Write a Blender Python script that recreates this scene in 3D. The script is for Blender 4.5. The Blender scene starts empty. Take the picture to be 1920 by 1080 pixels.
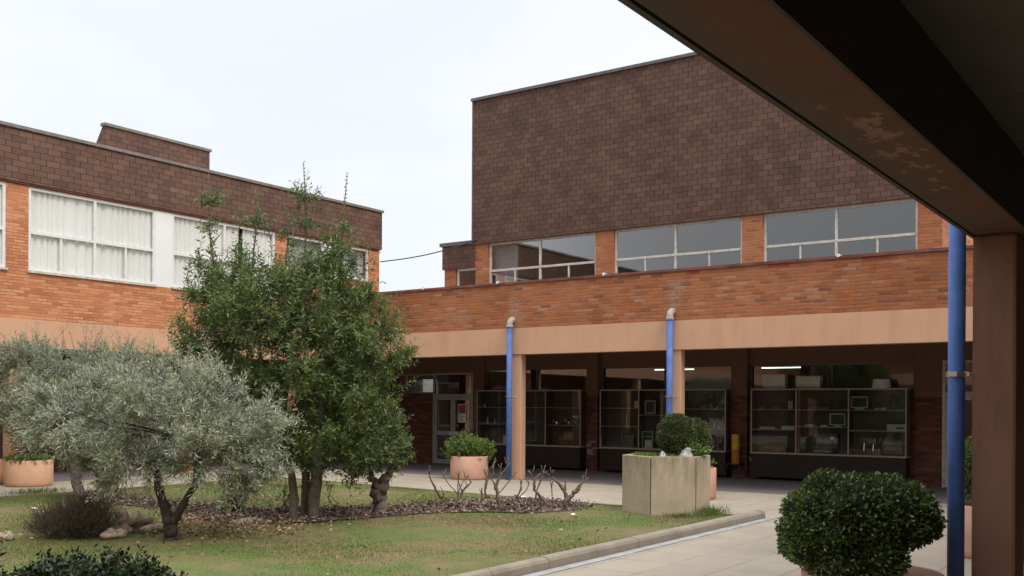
import bpy, math, random
import numpy as np
from mathutils import Vector, Matrix
random.seed(7); RNG = np.random.default_rng(11)
S = bpy.context.scene
COL = S.collection
R_ = math.radians

# ------------------------------------------------------------------ camera
TH = R_(34.948)
EYE = 1.72
cam_d = bpy.data.cameras.new("Camera"); cam = bpy.data.objects.new("Camera", cam_d); COL.objects.link(cam)
FW = Vector((math.cos(TH), math.sin(TH), 0)); RT = Vector((math.sin(TH), -math.cos(TH), 0)); UP = Vector((0, 0, 1))
roll = R_(0.306)
rx = RT * math.cos(roll) + UP * math.sin(roll)
ry = UP * math.cos(roll) - RT * math.sin(roll)
rot = Matrix((rx, ry, -FW)).transposed()
cam.matrix_world = Matrix.Translation((0, 0, EYE)) @ rot.to_4x4()
cam_d.sensor_width = 36; cam_d.lens = 36 * 1916.6 / 1920
cam_d.shift_y = 220.05 / 1920
cam_d.clip_start = 0.05; cam_d.clip_end = 3000
S.camera = cam

# ------------------------------------------------------------------ world and sun (overcast)
SUN_EL, SUN_AZ = R_(48), R_(-105)       # direction towards the sun, azimuth from +X
W = bpy.data.worlds.new("World"); S.world = W; W.use_nodes = True
wn = W.node_tree; wn.nodes.clear()
def wnode(t): return wn.nodes.new(t)
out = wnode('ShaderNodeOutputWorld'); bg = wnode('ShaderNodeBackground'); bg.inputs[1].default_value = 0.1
sky = wnode('ShaderNodeTexSky'); sky.sky_type = 'NISHITA'; sky.sun_disc = False
sky.sun_elevation = SUN_EL; sky.sun_rotation = R_(90) - SUN_AZ; sky.air_density = 1.2; sky.dust_density = 3.0
tc = wnode('ShaderNodeTexCoord'); mp = wnode('ShaderNodeMapping'); mp.inputs['Scale'].default_value = (1, 1, 3.2)
nz = wnode('ShaderNodeTexNoise'); nz.inputs['Scale'].default_value = 2.1; nz.inputs['Detail'].default_value = 5; nz.inputs['Roughness'].default_value = .5
rp = wnode('ShaderNodeValToRGB')
rp.color_ramp.elements[0].position = .3; rp.color_ramp.elements[0].color = (7.6, 8.0, 8.6, 1)
rp.color_ramp.elements[1].position = .62; rp.color_ramp.elements[1].color = (8.5, 8.6, 8.8, 1)
mx = wnode('ShaderNodeMix'); mx.data_type = 'RGBA'; mx.inputs[0].default_value = .93
L = wn.links.new
L(tc.outputs['Generated'], mp.inputs[0]); L(mp.outputs[0], nz.inputs[0]); L(nz.outputs[0], rp.inputs[0])
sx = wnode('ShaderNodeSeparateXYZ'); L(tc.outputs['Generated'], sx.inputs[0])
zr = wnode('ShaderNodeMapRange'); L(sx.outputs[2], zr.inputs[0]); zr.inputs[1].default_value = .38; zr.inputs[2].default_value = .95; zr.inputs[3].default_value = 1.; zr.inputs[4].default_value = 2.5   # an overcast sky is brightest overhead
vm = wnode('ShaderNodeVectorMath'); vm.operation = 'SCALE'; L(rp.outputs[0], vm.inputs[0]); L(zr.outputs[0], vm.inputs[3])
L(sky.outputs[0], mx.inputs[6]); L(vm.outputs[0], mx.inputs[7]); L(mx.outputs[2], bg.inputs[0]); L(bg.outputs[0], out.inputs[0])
sd = bpy.data.lights.new("Sun", 'SUN'); sd.energy = 1.5; sd.angle = R_(22); sd.color = (1, .95, .87)
sun = bpy.data.objects.new("Sun", sd); COL.objects.link(sun)
sdir = Vector((math.cos(SUN_EL) * math.cos(SUN_AZ), math.cos(SUN_EL) * math.sin(SUN_AZ), math.sin(SUN_EL)))
sun.rotation_euler = sdir.to_track_quat('Z', 'Y').to_euler()
S.render.engine = 'CYCLES'
S.view_settings.view_transform = 'Standard'; S.view_settings.look = 'None'; S.view_settings.exposure = 0.3; S.view_settings.gamma = 1
S.cycles.max_bounces = 8; S.cycles.transparent_max_bounces = 16

# ------------------------------------------------------------------ node helpers
class NT:
    def __init__(s, name):
        s.m = bpy.data.materials.new(name); s.m.use_nodes = True; s.t = s.m.node_tree; s.t.nodes.clear()
        s.out = s.t.nodes.new('ShaderNodeOutputMaterial')
        s.geo = s.t.nodes.new('ShaderNodeNewGeometry')
    def link(s, a, b): s.t.links.new(a, b)
    def set(s, sock, v):
        if v is None: return
        if isinstance(v, bpy.types.NodeSocket): s.link(v, sock)
        elif isinstance(v, (tuple, list)) and len(v) == 3 and sock.type == 'RGBA': sock.default_value = (*v, 1)
        else: sock.default_value = v
    def math(s, op, a, b=0.0, c=None, clamp=False):
        n = s.t.nodes.new('ShaderNodeMath'); n.operation = op; n.use_clamp = clamp
        s.set(n.inputs[0], a); s.set(n.inputs[1], b)
        if c is not None: s.set(n.inputs[2], c)
        return n.outputs[0]
    def noise(s, scale, detail=3, rough=.55, vec=None, sc=None):
        n = s.t.nodes.new('ShaderNodeTexNoise'); n.inputs['Scale'].default_value = scale; n.inputs['Detail'].default_value = detail; n.inputs['Roughness'].default_value = rough
        v = vec or s.geo.outputs['Position']
        if sc:
            m = s.t.nodes.new('ShaderNodeMapping'); m.inputs['Scale'].default_value = sc; s.link(v, m.inputs[0]); v = m.outputs[0]
        s.link(v, n.inputs['Vector']); return n.outputs[0]
    def ramp(s, fac, stops, interp='LINEAR'):
        n = s.t.nodes.new('ShaderNodeValToRGB'); cr = n.color_ramp; cr.interpolation = interp
        while len(cr.elements) < len(stops): cr.elements.new(.5)
        for e, (p, c) in zip(cr.elements, stops): e.position = p; e.color = (*c, 1)
        s.set(n.inputs[0], fac); return n.outputs[0]
    def mix(s, fac, a, b, blend='MIX'):
        n = s.t.nodes.new('ShaderNodeMix'); n.data_type = 'RGBA'; n.blend_type = blend
        s.set(n.inputs[0], fac); s.set(n.inputs[6], a); s.set(n.inputs[7], b); return n.outputs[2]
    def sep(s, v):
        n = s.t.nodes.new('ShaderNodeSeparateXYZ'); s.link(v, n.inputs[0]); return n.outputs
    def comb(s, x, y, z=0.0):
        n = s.t.nodes.new('ShaderNodeCombineXYZ'); s.set(n.inputs[0], x); s.set(n.inputs[1], y); s.set(n.inputs[2], z); return n.outputs[0]
    def white(s, v):
        n = s.t.nodes.new('ShaderNodeTexWhiteNoise'); s.link(v, n.inputs['Vector']); return n.outputs['Value']
    def maprange(s, v, a, b, c=0., d=1.):
        n = s.t.nodes.new('ShaderNodeMapRange'); s.set(n.inputs[0], v)
        for i, q in enumerate((a, b, c, d)): n.inputs[i + 1].default_value = q
        return n.outputs[0]
    def bump(s, h, strength=.3, dist=.01):
        n = s.t.nodes.new('ShaderNodeBump'); n.inputs['Strength'].default_value = strength; n.inputs['Distance'].default_value = dist
        s.set(n.inputs['Height'], h); return n.outputs[0]
    def bsdf(s, color, rough=.8, metal=0., normal=None, spec=.3):
        n = s.t.nodes.new('ShaderNodeBsdfPrincipled'); s.set(n.inputs['Base Color'], color); s.set(n.inputs['Roughness'], rough)
        n.inputs['Metallic'].default_value = metal; n.inputs['Specular IOR Level'].default_value = spec
        if normal is not None: s.link(normal, n.inputs['Normal'])
        s.link(n.outputs[0], s.out.inputs[0]); return n

MAT = {}
def plain(name, color, rough=.7, metal=0., var=.15, scale=6., bump=.15, bscale=60., spec=.3):
    s = NT(name)
    f = s.maprange(s.noise(scale, 4), .3, .7, 1 - var, 1 + var)
    c = s.mix(1.0, color, s.comb(f, f, f), 'MULTIPLY')
    s.bsdf(c, rough, metal, s.bump(s.noise(bscale, 2), bump, .004) if bump else None, spec)
    MAT[name] = s.m; return s.m

def brick(name, bw, bh, mt, stops, mortar_or_shadow, stain=(.5, .42, .38), shingle=False, stain_amt=.35, patches=False):
    s = NT(name); p = s.sep(s.geo.outputs['Position'])
    wob = s.math('MULTIPLY', s.math('SUBTRACT', s.noise(1.3, 2), .5), .02)
    z = s.math('ADD', p[2], s.math('MULTIPLY', wob, .8)); u = s.math('ADD', p[0], p[1])
    row = s.math('FLOOR', s.math('DIVIDE', z, bh))
    if shingle: off = s.math('ADD', s.math('MULTIPLY', s.math('MODULO', row, 2.), .5), s.math('MULTIPLY', s.white(s.comb(row, 3.3)), .12))
    else: off = s.math('ADD', s.math('MULTIPLY', s.math('MODULO', row, 2.), .5), s.math('MULTIPLY', s.white(s.comb(row, 3.3)), .25))
    uu = s.math('ADD', s.math('DIVIDE', u, bw), off)
    col = s.math('FLOOR', uu); fx = s.math('FRACT', uu); fz = s.math('FRACT', s.math('DIVIDE', z, bh))
    dx = s.math('MULTIPLY', s.math('MINIMUM', fx, s.math('SUBTRACT', 1., fx)), bw)
    dz = s.math('MULTIPLY', s.math('MINIMUM', fz, s.math('SUBTRACT', 1., fz)), bh)
    if shingle: dz = s.math('MULTIPLY', fz, bh)  # dark line along each course's lower edge paints the shadow under the shingles
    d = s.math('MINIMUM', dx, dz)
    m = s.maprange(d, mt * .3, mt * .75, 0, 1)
    rnd = s.white(s.comb(col, row, 1.7))
    big = s.noise(.9 if shingle else .55, 3, .6)
    if shingle: rnd = s.math('ADD', s.math('MULTIPLY', rnd, .62), s.math('MULTIPLY', s.maprange(s.noise(1.6, 3, .6, sc=(1, 1, 1.5)), .3, .7), .38))
    c = s.ramp(rnd, stops)
    c = s.mix(s.math('MULTIPLY', s.maprange(s.noise(30, 3), .3, .7), .22), c, s.mix(1., c, (.55, .5, .5), 'MULTIPLY'))
    if not shingle:
        jx = s.maprange(s.noise(.8, 3, .65), .35, .65); mortar_or_shadow = s.mix(jx, mortar_or_shadow, tuple(v * .35 for v in mortar_or_shadow))
    c = s.mix(m, mortar_or_shadow, c)
    c = s.mix(s.math('MULTIPLY', s.maprange(big, .48, .72), stain_amt), c, s.mix(1., c, stain, 'MULTIPLY'))
    if patches:
        for y0, z0, z1, w_ in ((13.5, 3.55, 4.3, .22), (9.4, 3.6, 4.4, .26), (15.1, 3.7, 3.9, .4)):
            k = s.math('MULTIPLY', s.maprange(s.math('ABSOLUTE', s.math('SUBTRACT', p[1], y0)), w_ * .3, w_, 1, 0), s.maprange(s.math('ABSOLUTE', s.math('SUBTRACT', p[2], (z0 + z1) / 2)), (z1 - z0) * .3, (z1 - z0) * .6, 1, 0))
            k = s.math('MULTIPLY', k, s.maprange(s.noise(7, 4, .65), .38, .6, 0, .62)); c = s.mix(k, c, (.30, .22, .175))
        for y0, w_ in ((7.2, .22), (5.35, .25), (9.0, .12)):
            k = s.math('MULTIPLY', s.math('LESS_THAN', s.math('ABSOLUTE', s.math('SUBTRACT', p[1], y0)), w_), s.math('MULTIPLY', s.math('GREATER_THAN', p[2], 4.45), s.math('LESS_THAN', p[2], 4.6))); c = s.mix(s.math('MULTIPLY', k, .8), c, (.27, .05, .045))
    if shingle: h = s.math('SUBTRACT', m, s.math('MULTIPLY', fz, .6))
    else: h = s.math('ADD', m, s.math('MULTIPLY', s.noise(80, 2), .5))
    h = s.math('ADD', h, s.math('MULTIPLY', rnd, .35))
    s.bsdf(c, .88, 0, s.bump(h, .5, .008), .2)
    MAT[name] = s.m; return s.m

def stucco(name, color, stain=(.62, .55, .5), amt=.3, peel=False, bump=.25, bscale=70):
    s = NT(name)
    c = s.mix(s.maprange(s.noise(2.2, 4), .3, .7, 0, .35), color, tuple(v * .8 for v in color))
    st = s.math('MULTIPLY', s.maprange(s.noise(1.1, 5, .7, sc=(2.2, 2.2, .35)), .5, .75), amt)
    c = s.mix(st, c, s.mix(1., c, stain, 'MULTIPLY'))
    if peel:
        p = s.sep(s.geo.outputs['Position'])
        m1 = s.math('MULTIPLY', s.maprange(s.math('ABSOLUTE', s.math('SUBTRACT', p[0], 4.8)), .2, 1.2, 1, 0), s.maprange(s.math('ABSOLUTE', s.math('SUBTRACT', p[1], 1.22)), .03, .17, 1, 0))
        pm = s.math('GREATER_THAN', s.math('ADD', s.noise(6.5, 6, .68, sc=(.8, 1.8, 1)), s.math('MULTIPLY', m1, .13)), .648)
        pm = s.math('MULTIPLY', pm, s.math('GREATER_THAN', m1, .01))
        c = s.mix(s.math('MULTIPLY', pm, .75), c, (.33, .20, .13))
        mo = s.math('MULTIPLY', s.maprange(p[1], 1.27, 1.43, 0, 1), s.maprange(s.noise(2.5, 4, .6), .3, .6, .2, .9))
        c = s.mix(mo, c, (.095, .095, .075))
    s.bsdf(c, .9, 0, s.bump(s.math('ADD', s.noise(bscale, 3), s.noise(6, 3)), bump, .006), .15)
    MAT[name] = s.m; return s.m

brick('brick_orange', .265, .0715, .013, [(0, (.24, .09, .052)), (.08, (.32, .105, .048)), (.3, (.39, .13, .050)), (.6, (.435, .155, .062)), (.85, (.38, .135, .06)), (1, (.45, .22, .13))], (.36, .22, .15), patches=True)
brick('brick_left', .25, .066, .011, [(0, (.44, .16, .075)), (.25, (.54, .20, .09)), (.6, (.60, .245, .115)), (.9, (.66, .31, .16)), (1, (.50, .18, .09))], (.58, .33, .20), stain_amt=.15)
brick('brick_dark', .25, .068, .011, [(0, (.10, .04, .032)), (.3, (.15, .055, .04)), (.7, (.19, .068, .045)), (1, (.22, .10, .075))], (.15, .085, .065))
SH = [(0, (.082, .048, .041)), (.25, (.108, .061, .048)), (.55, (.128, .072, .052)), (.8, (.145, .083, .058)), (1, (.168, .098, .068))]
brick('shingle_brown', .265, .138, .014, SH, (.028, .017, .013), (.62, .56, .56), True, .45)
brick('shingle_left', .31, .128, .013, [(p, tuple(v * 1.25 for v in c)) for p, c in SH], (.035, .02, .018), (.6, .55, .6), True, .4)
stucco('plaster_peach', (.61, .36, .232), (.72, .62, .54), .4)
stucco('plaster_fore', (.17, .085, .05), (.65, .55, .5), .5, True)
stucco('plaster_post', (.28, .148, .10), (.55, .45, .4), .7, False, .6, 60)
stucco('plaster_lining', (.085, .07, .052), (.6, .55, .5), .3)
stucco('plaster_inner', (.13, .07, .05), (.6, .55, .5), .3)
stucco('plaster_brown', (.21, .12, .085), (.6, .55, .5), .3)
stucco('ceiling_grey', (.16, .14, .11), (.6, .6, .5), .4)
stucco('cream_wall', (.5, .45, .38), (.8, .8, .8), .2)
plain('white_frame', (.72, .72, .70), .45, 0, .08)
plain('grey_frame', (.36, .34, .32), .5, 0, .15)
plain('old_frame', (.52, .48, .43), .6, 0, .25, 12)
plain('dark_frame', (.16, .12, .11), .5, 0, .15)
plain('white_panel', (.76, .76, .76), .5, 0, .04, 2)
plain('trim_grey', (.20, .18, .16), .6, 0, .2)
plain('trim_dark', (.12, .105, .105), .6, 0, .2)
plain('coping_red', (.18, .07, .06), .8, 0, .35, 3)
plain('pipe_blue', (.085, .16, .42), .55, 0, .28, 4, .05, 30)
plain('pipe_grey', (.40, .37, .34), .6, 0, .2)
plain('steel', (.65, .64, .62), .3, .9, .1, 8, .05)
plain('dark_interior', (.05, .045, .045), .9)
plain('pale_grey', (.5, .5, .49), .9)
plain('room_grey', (.12, .12, .125), .9)
plain('pot_terra', (.56, .33, .20), .75, 0, .12, 3, .12, 50)
plain('pot_pink', (.50, .29, .205), .75, 0, .14, 3, .12, 50)
plain('soil', (.085, .06, .045), .95, 0, .4, 20, .8, 30)
plain('bark_dark', (.07, .052, .04), .95, 0, .45, 14, .9, 45)
plain('bark_olive', (.15, .125, .10), .95, 0, .35, 14, .8, 40)
plain('bark_vine', (.15, .11, .088), .95, 0, .4, 18, .9, 45)
plain('cut_wood', (.45, .40, .34), .8)
plain('cabinet_brown', (.032, .022, .015), .5, 0, .15, 3, .03, 20, .25)
plain('cabinet_trim', (.40, .31, .26), .5, 0, .1)
plain('cabinet_back', (.10, .07, .06), .8)
plain('beige', (.52, .45, .32), .5)
plain('offwhite', (.6, .58, .53), .5)
plain('black_plastic', (.025, .025, .027), .45)
plain('screen', (.045, .052, .052), .15, 0, .05, 4, 0)
plain('brass', (.5, .36, .12), .35, .8)
plain('chrome', (.8, .8, .8), .15, 1, .05)
plain('glass_green', (.1, .15, .1), .1)
plain('wood_brown', (.28, .15, .075), .55, 0, .3, 8)
plain('yellow_paint', (.62, .36, .03), .5)
plain('orange_paint', (.42, .15, .03), .5)
plain('rock', (.38, .30, .21), .95, 0, .5, 14, 1., 30)
plain('rock_white', (.36, .35, .33), .9, 0, .3, 9, 1., 18)
plain('paper', (.78, .78, .76), .8, 0, .05)
plain('poster_red', (.35, .08, .07), .7, 0, .3, 30)
plain('cable_black', (.03, .03, .035), .6)
plain('metal_channel', (.43, .43, .44), .45, .25, .22, 4)
plain('ceiling_white', (.5, .49, .47), .9)

# curtains
s = NT('curtain'); c = s.mix(s.maprange(s.noise(3, 3, sc=(1, 1, .2)), .3, .7, 0, .4), (.9, .9, .86), (.8, .82, .78)); s.bsdf(c, .9); MAT['curtain'] = s.m
# tubes
s = NT('tube_light'); e = s.t.nodes.new('ShaderNodeEmission'); e.inputs[0].default_value = (.85, 1, .95, 1); e.inputs[1].default_value = 2.6; s.link(e.outputs[0], s.out.inputs[0]); MAT['tube'] = s.m
# glass
def glass(name, boost, tint=(.9, .93, .92)):
    s = NT(name); fr = s.t.nodes.new('ShaderNodeFresnel'); fr.inputs[0].default_value = 1.5
    tr = s.t.nodes.new('ShaderNodeBsdfTransparent'); tr.inputs[0].default_value = (*tint, 1)
    gl = s.t.nodes.new('ShaderNodeBsdfGlossy'); gl.inputs['Roughness'].default_value = .015
    s.link(s.bump(s.noise(.9, 2), .05, .02), gl.inputs['Normal'])
    mxs = s.t.nodes.new('ShaderNodeMixShader'); s.link(s.math('MULTIPLY', fr.outputs[0], boost, clamp=True), mxs.inputs[0])
    s.link(tr.outputs[0], mxs.inputs[1]); s.link(gl.outputs[0], mxs.inputs[2]); s.link(mxs.outputs[0], s.out.inputs[0]); MAT[name] = s.m
glass('glass', 3.0); glass('glass_upper', 4.4, (.85, .84, .85)); glass('glass_cab', 1.0); glass('glass_left', .4, (.99, .99, .99))

# concrete
def concrete(name, c1, c2, moss=None):
    s = NT(name)
    c = s.mix(s.maprange(s.noise(2.5, 5, .65), .3, .7), c1, c2)
    c = s.mix(s.maprange(s.noise(120, 2), .45, .75, 0, .5), c, tuple(v * .45 for v in c1))
    if moss:
        p = s.sep(s.geo.outputs['Position'])
        g = s.math('MULTIPLY', s.maprange(p[2], .35, .93, 0, 1), s.maprange(s.noise(4, 4, .7, sc=(2.5, 2.5, .5)), .35, .65))
        c = s.mix(s.math('MULTIPLY', g, .95), c, moss)
        c = s.mix(s.maprange(s.noise(34, 5, .8), .5, .72, 0, .55), c, tuple(v * .5 for v in c1))
    s.bsdf(c, .92, 0, s.bump(s.noise(60, 4, .7), .7, .01), .15); MAT[name] = s.m
concrete('planter_concrete', (.56, .45, .325), (.43, .35, .25), (.22, .18, .115))
concrete('kerb_concrete', (.36, .31, .24), (.24, .205, .16))
concrete('ledge_concrete', (.34, .32, .29), (.24, .22, .2))

# paving
def paving(name, size, c1, c2, joint, shift=(0., 0.), stain=.5):
    s = NT(name); p = s.sep(s.geo.outputs['Position'])
    x = s.math('ADD', s.math('DIVIDE', p[0], size[0]), shift[0]); y = s.math('ADD', s.math('DIVIDE', p[1], size[1]), shift[1])
    fx = s.math('FRACT', x); fy = s.math('FRACT', y)
    rnd = s.white(s.comb(s.math('FLOOR', x), s.math('FLOOR', y), .5))
    dx = s.math('MULTIPLY', s.math('MINIMUM', fx, s.math('SUBTRACT', 1., fx)), size[0]); dy = s.math('MULTIPLY', s.math('MINIMUM', fy, s.math('SUBTRACT', 1., fy)), size[1])
    d = s.math('ADD', s.math('MINIMUM', dx, dy), s.math('MULTIPLY', s.math('SUBTRACT', s.noise(14, 3), .5), .012))
    m = s.maprange(d, .002, .009)
    c = s.mix(s.math('MULTIPLY', rnd, .55), c1, c2)
    c = s.mix(s.maprange(s.noise(.7, 5, .65), .45, .72, 0, stain), c, tuple(v * .62 for v in c1))
    c = s.mix(s.maprange(s.noise(60, 3), .4, .75, 0, .3), c, tuple(v * .6 for v in c1))
    jf = s.maprange(s.noise(1.1, 3, .6), .35, .6, .15, 1.)
    c = s.mix(s.math('MULTIPLY', s.math('SUBTRACT', 1., m), jf), c, joint)
    s.bsdf(c, .85, 0, s.bump(s.math('ADD', m, s.math('MULTIPLY', s.noise(50, 3), .4)), .3, .004), .25); MAT[name] = s.m
paving('paving', (.78, .62), (.385, .33, .255), (.325, .28, .215), (.10, .085, .065))
paving('paving_dark', (.4, .4), (.20, .165, .165), (.16, .13, .135), (.06, .05, .05))

# lawn colour shared by soil sheet and blades
def lawn_color(s):
    n1 = s.noise(.75, 5, .62); n2 = s.noise(3.2, 4, .65)
    f = s.math('ADD', s.math('MULTIPLY', n1, .6), s.math('MULTIPLY', n2, .4))
    return s.ramp(f, [(.37, (.29, .21, .12)), (.45, (.23, .195, .09)), (.52, (.15, .19, .052)), (.60, (.09, .18, .03))])
s = NT('lawn_soil'); c = s.mix(.5, lawn_color(s), s.mix(s.maprange(s.noise(25, 4), .3, .7), (.17, .125, .08), (.1, .09, .04))); s.bsdf(c, .95, 0, s.bump(s.noise(40, 3), .8, .02), .1); MAT['lawn_soil'] = s.m
def leafy(name, cols, back=None, rough=.5, spec=.4, trans=.25, custom=None):
    s = NT(name); r = s.geo.outputs['Random Per Island']
    c = s.ramp(r, cols) if not custom else s.mix(s.maprange(r, 0, 1, 0, .5), custom(s), s.ramp(r, cols))
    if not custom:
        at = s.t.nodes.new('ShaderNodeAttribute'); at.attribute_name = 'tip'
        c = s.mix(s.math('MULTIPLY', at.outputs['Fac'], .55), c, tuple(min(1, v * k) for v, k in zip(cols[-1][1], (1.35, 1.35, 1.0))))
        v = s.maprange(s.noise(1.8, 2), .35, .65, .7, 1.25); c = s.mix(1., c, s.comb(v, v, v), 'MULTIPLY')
    if back: c = s.mix(s.geo.outputs['Backfacing'], c, back)
    b = s.bsdf(c, rough, 0, None, spec)
    t = s.t.nodes.new('ShaderNodeBsdfTranslucent'); s.link(c, t.inputs[0])
    m = s.t.nodes.new('ShaderNodeMixShader'); m.inputs[0].default_value = trans
    s.link(b.outputs[0], m.inputs[1]); s.link(t.outputs[0], m.inputs[2]); s.link(m.outputs[0], s.out.inputs[0]); MAT[name] = s.m
leafy('grass_blade', [(0, (.26, .2, .1)), (.4, (.13, .15, .05)), (1, (.10, .17, .035))], None, .7, .2, .3, lawn_color)
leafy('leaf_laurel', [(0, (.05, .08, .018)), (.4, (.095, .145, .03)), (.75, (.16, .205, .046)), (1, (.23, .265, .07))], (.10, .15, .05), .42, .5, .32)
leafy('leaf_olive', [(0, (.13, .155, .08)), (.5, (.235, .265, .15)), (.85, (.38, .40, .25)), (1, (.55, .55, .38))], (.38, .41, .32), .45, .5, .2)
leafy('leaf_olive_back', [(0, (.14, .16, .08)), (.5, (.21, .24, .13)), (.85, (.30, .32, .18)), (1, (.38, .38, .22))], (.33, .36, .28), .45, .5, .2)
leafy('leaf_box', [(0, (.03, .055, .012)), (.5, (.065, .105, .022)), (1, (.14, .19, .045))], None, .38, .5, .15)
leafy('leaf_topiary', [(0, (.03, .045, .014)), (.5, (.06, .08, .022)), (1, (.11, .125, .035))], None, .5, .4, .15)
leafy('leaf_bright', [(0, (.05, .10, .02)), (.5, (.09, .18, .035)), (1, (.22, .27, .08))], None, .5, .4, .3)
leafy('leaf_red', [(0, (.12, .05, .025)), (.5, (.15, .10, .03)), (1, (.10, .15, .035))], None, .5, .4, .25)
leafy('leaf_glossy', [(0, (.008, .018, .007)), (.6, (.014, .03, .011)), (1, (.028, .045, .016))], None, .36, .25, .06)
leafy('leaf_rosemary', [(0, (.07, .07, .045)), (.5, (.115, .11, .07)), (1, (.19, .175, .12))], None, .7, .2, .1)
leafy('bark_chip', [(0, (.08, .05, .04)), (.5, (.16, .105, .085)), (.85, (.28, .205, .17)), (1, (.45, .39, .34))], None, .9, .1, 0)
leafy('dry_leaf', [(0, (.2, .11, .055)), (.5, (.32, .2, .11)), (1, (.42, .32, .22))], None, .8, .2, .1)
leafy('far_leaf', [(0, (.05, .10, .025)), (1, (.14, .22, .06))], None, .6, .3, .3)
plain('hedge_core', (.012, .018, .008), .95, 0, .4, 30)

# ------------------------------------------------------------------ object helpers
def tag(o, label=None, cat=None, group=None, kind=None):
    if label: o['label'] = label
    if cat: o['category'] = cat
    if group: o['group'] = group
    if kind: o['kind'] = kind
    return o
def root(name, loc, label, cat, group=None, rz=0.):
    o = bpy.data.objects.new(name, None); COL.objects.link(o); o.location = loc; o.rotation_euler = (0, 0, rz); o.empty_display_size = .2
    o['_loc'] = 0; del o['_loc']
    return tag(o, label, cat, group)
class MB:
    """collects shapes into one mesh"""
    def __init__(s): s.v = []; s.f = []; s.mi = []; s.cm = 0; s.sm = []; s.smooth = False
    def add(s, vs, fs):
        b = len(s.v); s.v += [tuple(q) for q in vs]
        for f in fs: s.f.append(tuple(b + i for i in f)); s.mi.append(s.cm); s.sm.append(s.smooth)
        return s
    def box(s, x0, x1, y0, y1, z0, z1):
        if x0 > x1: x0, x1 = x1, x0
        if y0 > y1: y0, y1 = y1, y0
        v = [(x, y, z) for z in (z0, z1) for x, y in ((x0, y0), (x1, y0), (x1, y1), (x0, y1))]
        return s.add(v, [(3, 2, 1, 0), (4, 5, 6, 7), (0, 1, 5, 4), (1, 2, 6, 5), (2, 3, 7, 6), (3, 0, 4, 7)])
    def lathe(s, cx, cy, prof, n=32, cap0=True, cap1=True):
        v = []; f = []
        for r, z in prof:
            for i in range(n):
                a = 2 * math.pi * i / n; v.append((cx + r * math.cos(a), cy + r * math.sin(a), z))
        for k in range(len(prof) - 1):
            for i in range(n):
                j = (i + 1) % n; f.append((k * n + i, k * n + j, (k + 1) * n + j, (k + 1) * n + i))
        if cap0: f.append(tuple(reversed(range(n))))
        if cap1: f.append(tuple((len(prof) - 1) * n + i for i in range(n)))
        return s.add(v, f)
    def tube(s, pts, rad, n=8, cap=True):
        pts = [Vector(p) for p in pts]; 
        if not hasattr(rad, '__len__'): rad = [rad] * len(pts)
        v = []; f = []; prev = None
        for k, p in enumerate(pts):
            t = (pts[min(k + 1, len(pts) - 1)] - pts[max(k - 1, 0)]).normalized()
            if prev is None: a = t.orthogonal().normalized()
            else:
                a = prev - t * prev.dot(t)
                a = a.normalized() if a.length > 1e-6 else t.orthogonal().normalized()
            prev = a; b = t.cross(a)
            for i in range(n):
                q = 2 * math.pi * i / n; v.append(p + (a * math.cos(q) + b * math.sin(q)) * rad[k])
        for k in range(len(pts) - 1):
            for i in range(n):
                j = (i + 1) % n; f.append((k * n + i, k * n + j, (k + 1) * n + j, (k + 1) * n + i))
        if cap: f.append(tuple(reversed(range(n)))); f.append(tuple((len(pts) - 1) * n + i for i in range(n)))
        return s.add(v, f)
    def build(s, name, mats, parent=None, smooth=None, bevel=0.):
        me = bpy.data.meshes.new(name)
        off = Vector((0, 0, 0))
        if parent is not None:
            q = parent
            while q is not None: off += q.location; q = q.parent
        me.from_pydata([(a - off.x, b - off.y, c - off.z) for a, b, c in s.v], [], s.f)
        if not isinstance(mats, (list, tuple)): mats = [mats]
        for m in mats: me.materials.append(MAT[m])
        me.polygons.foreach_set('material_index', s.mi)
        me.polygons.foreach_set('use_smooth', [(x if smooth is None else smooth) for x in s.sm])
        me.update()
        o = bpy.data.objects.new(name, me); COL.objects.link(o)
        if parent is not None: o.parent = parent
        if bevel:
            md = o.modifiers.new('bevel', 'BEVEL'); md.width = bevel; md.segments = 2; md.limit_method = 'ANGLE'
        return o
def bx(name, mat, parent, *a, bevel=0.): return MB().box(*a).build(name, mat, parent, bevel=bevel)
def single(name, mb, mat, label, cat, group=None, kind=None, smooth=None, bevel=0., base=None):
    """top-level object of one mesh, origin at base"""
    xs = np.array(mb.v)
    if base is None: base = (float(xs[:, 0].mean()), float(xs[:, 1].mean()), float(xs[:, 2].min()))
    mb.v = [(a - base[0], b - base[1], c - base[2]) for a, b, c in mb.v]
    o = mb.build(name, mat, None, smooth, bevel); o.location = base
    return tag(o, label, cat, group, kind)

def fast_mesh(name, V, F, mat, parent=None, tip=None, loc=(0, 0, 0)):
    """V (n,3) array, F (m,k) array"""
    me = bpy.data.meshes.new(name); V = np.asarray(V, dtype=np.float32)
    off = Vector(loc)
    if parent is not None:
        q = parent
        while q is not None: off += q.location; q = q.parent
    V = V - np.array(off, dtype=np.float32)
    me.vertices.add(len(V)); me.vertices.foreach_set('co', V.ravel())
    F = np.asarray(F, dtype=np.int32); k = F.shape[1]
    me.loops.add(F.size); me.loops.foreach_set('vertex_index', F.ravel())
    me.polygons.add(len(F)); me.polygons.foreach_set('loop_start', np.arange(0, F.size, k, dtype=np.int32)); me.polygons.foreach_set('loop_total', np.full(len(F), k, dtype=np.int32))
    me.update(calc_edges=True); me.materials.append(MAT[mat])
    if tip is not None:
        a = me.attributes.new('tip', 'FLOAT', 'POINT'); a.data.foreach_set('value', np.asarray(tip, dtype=np.float32))
    o = bpy.data.objects.new(name, me); COL.objects.link(o)
    if parent is not None: o.parent = parent
    else: o.location = loc
    return o

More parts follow.
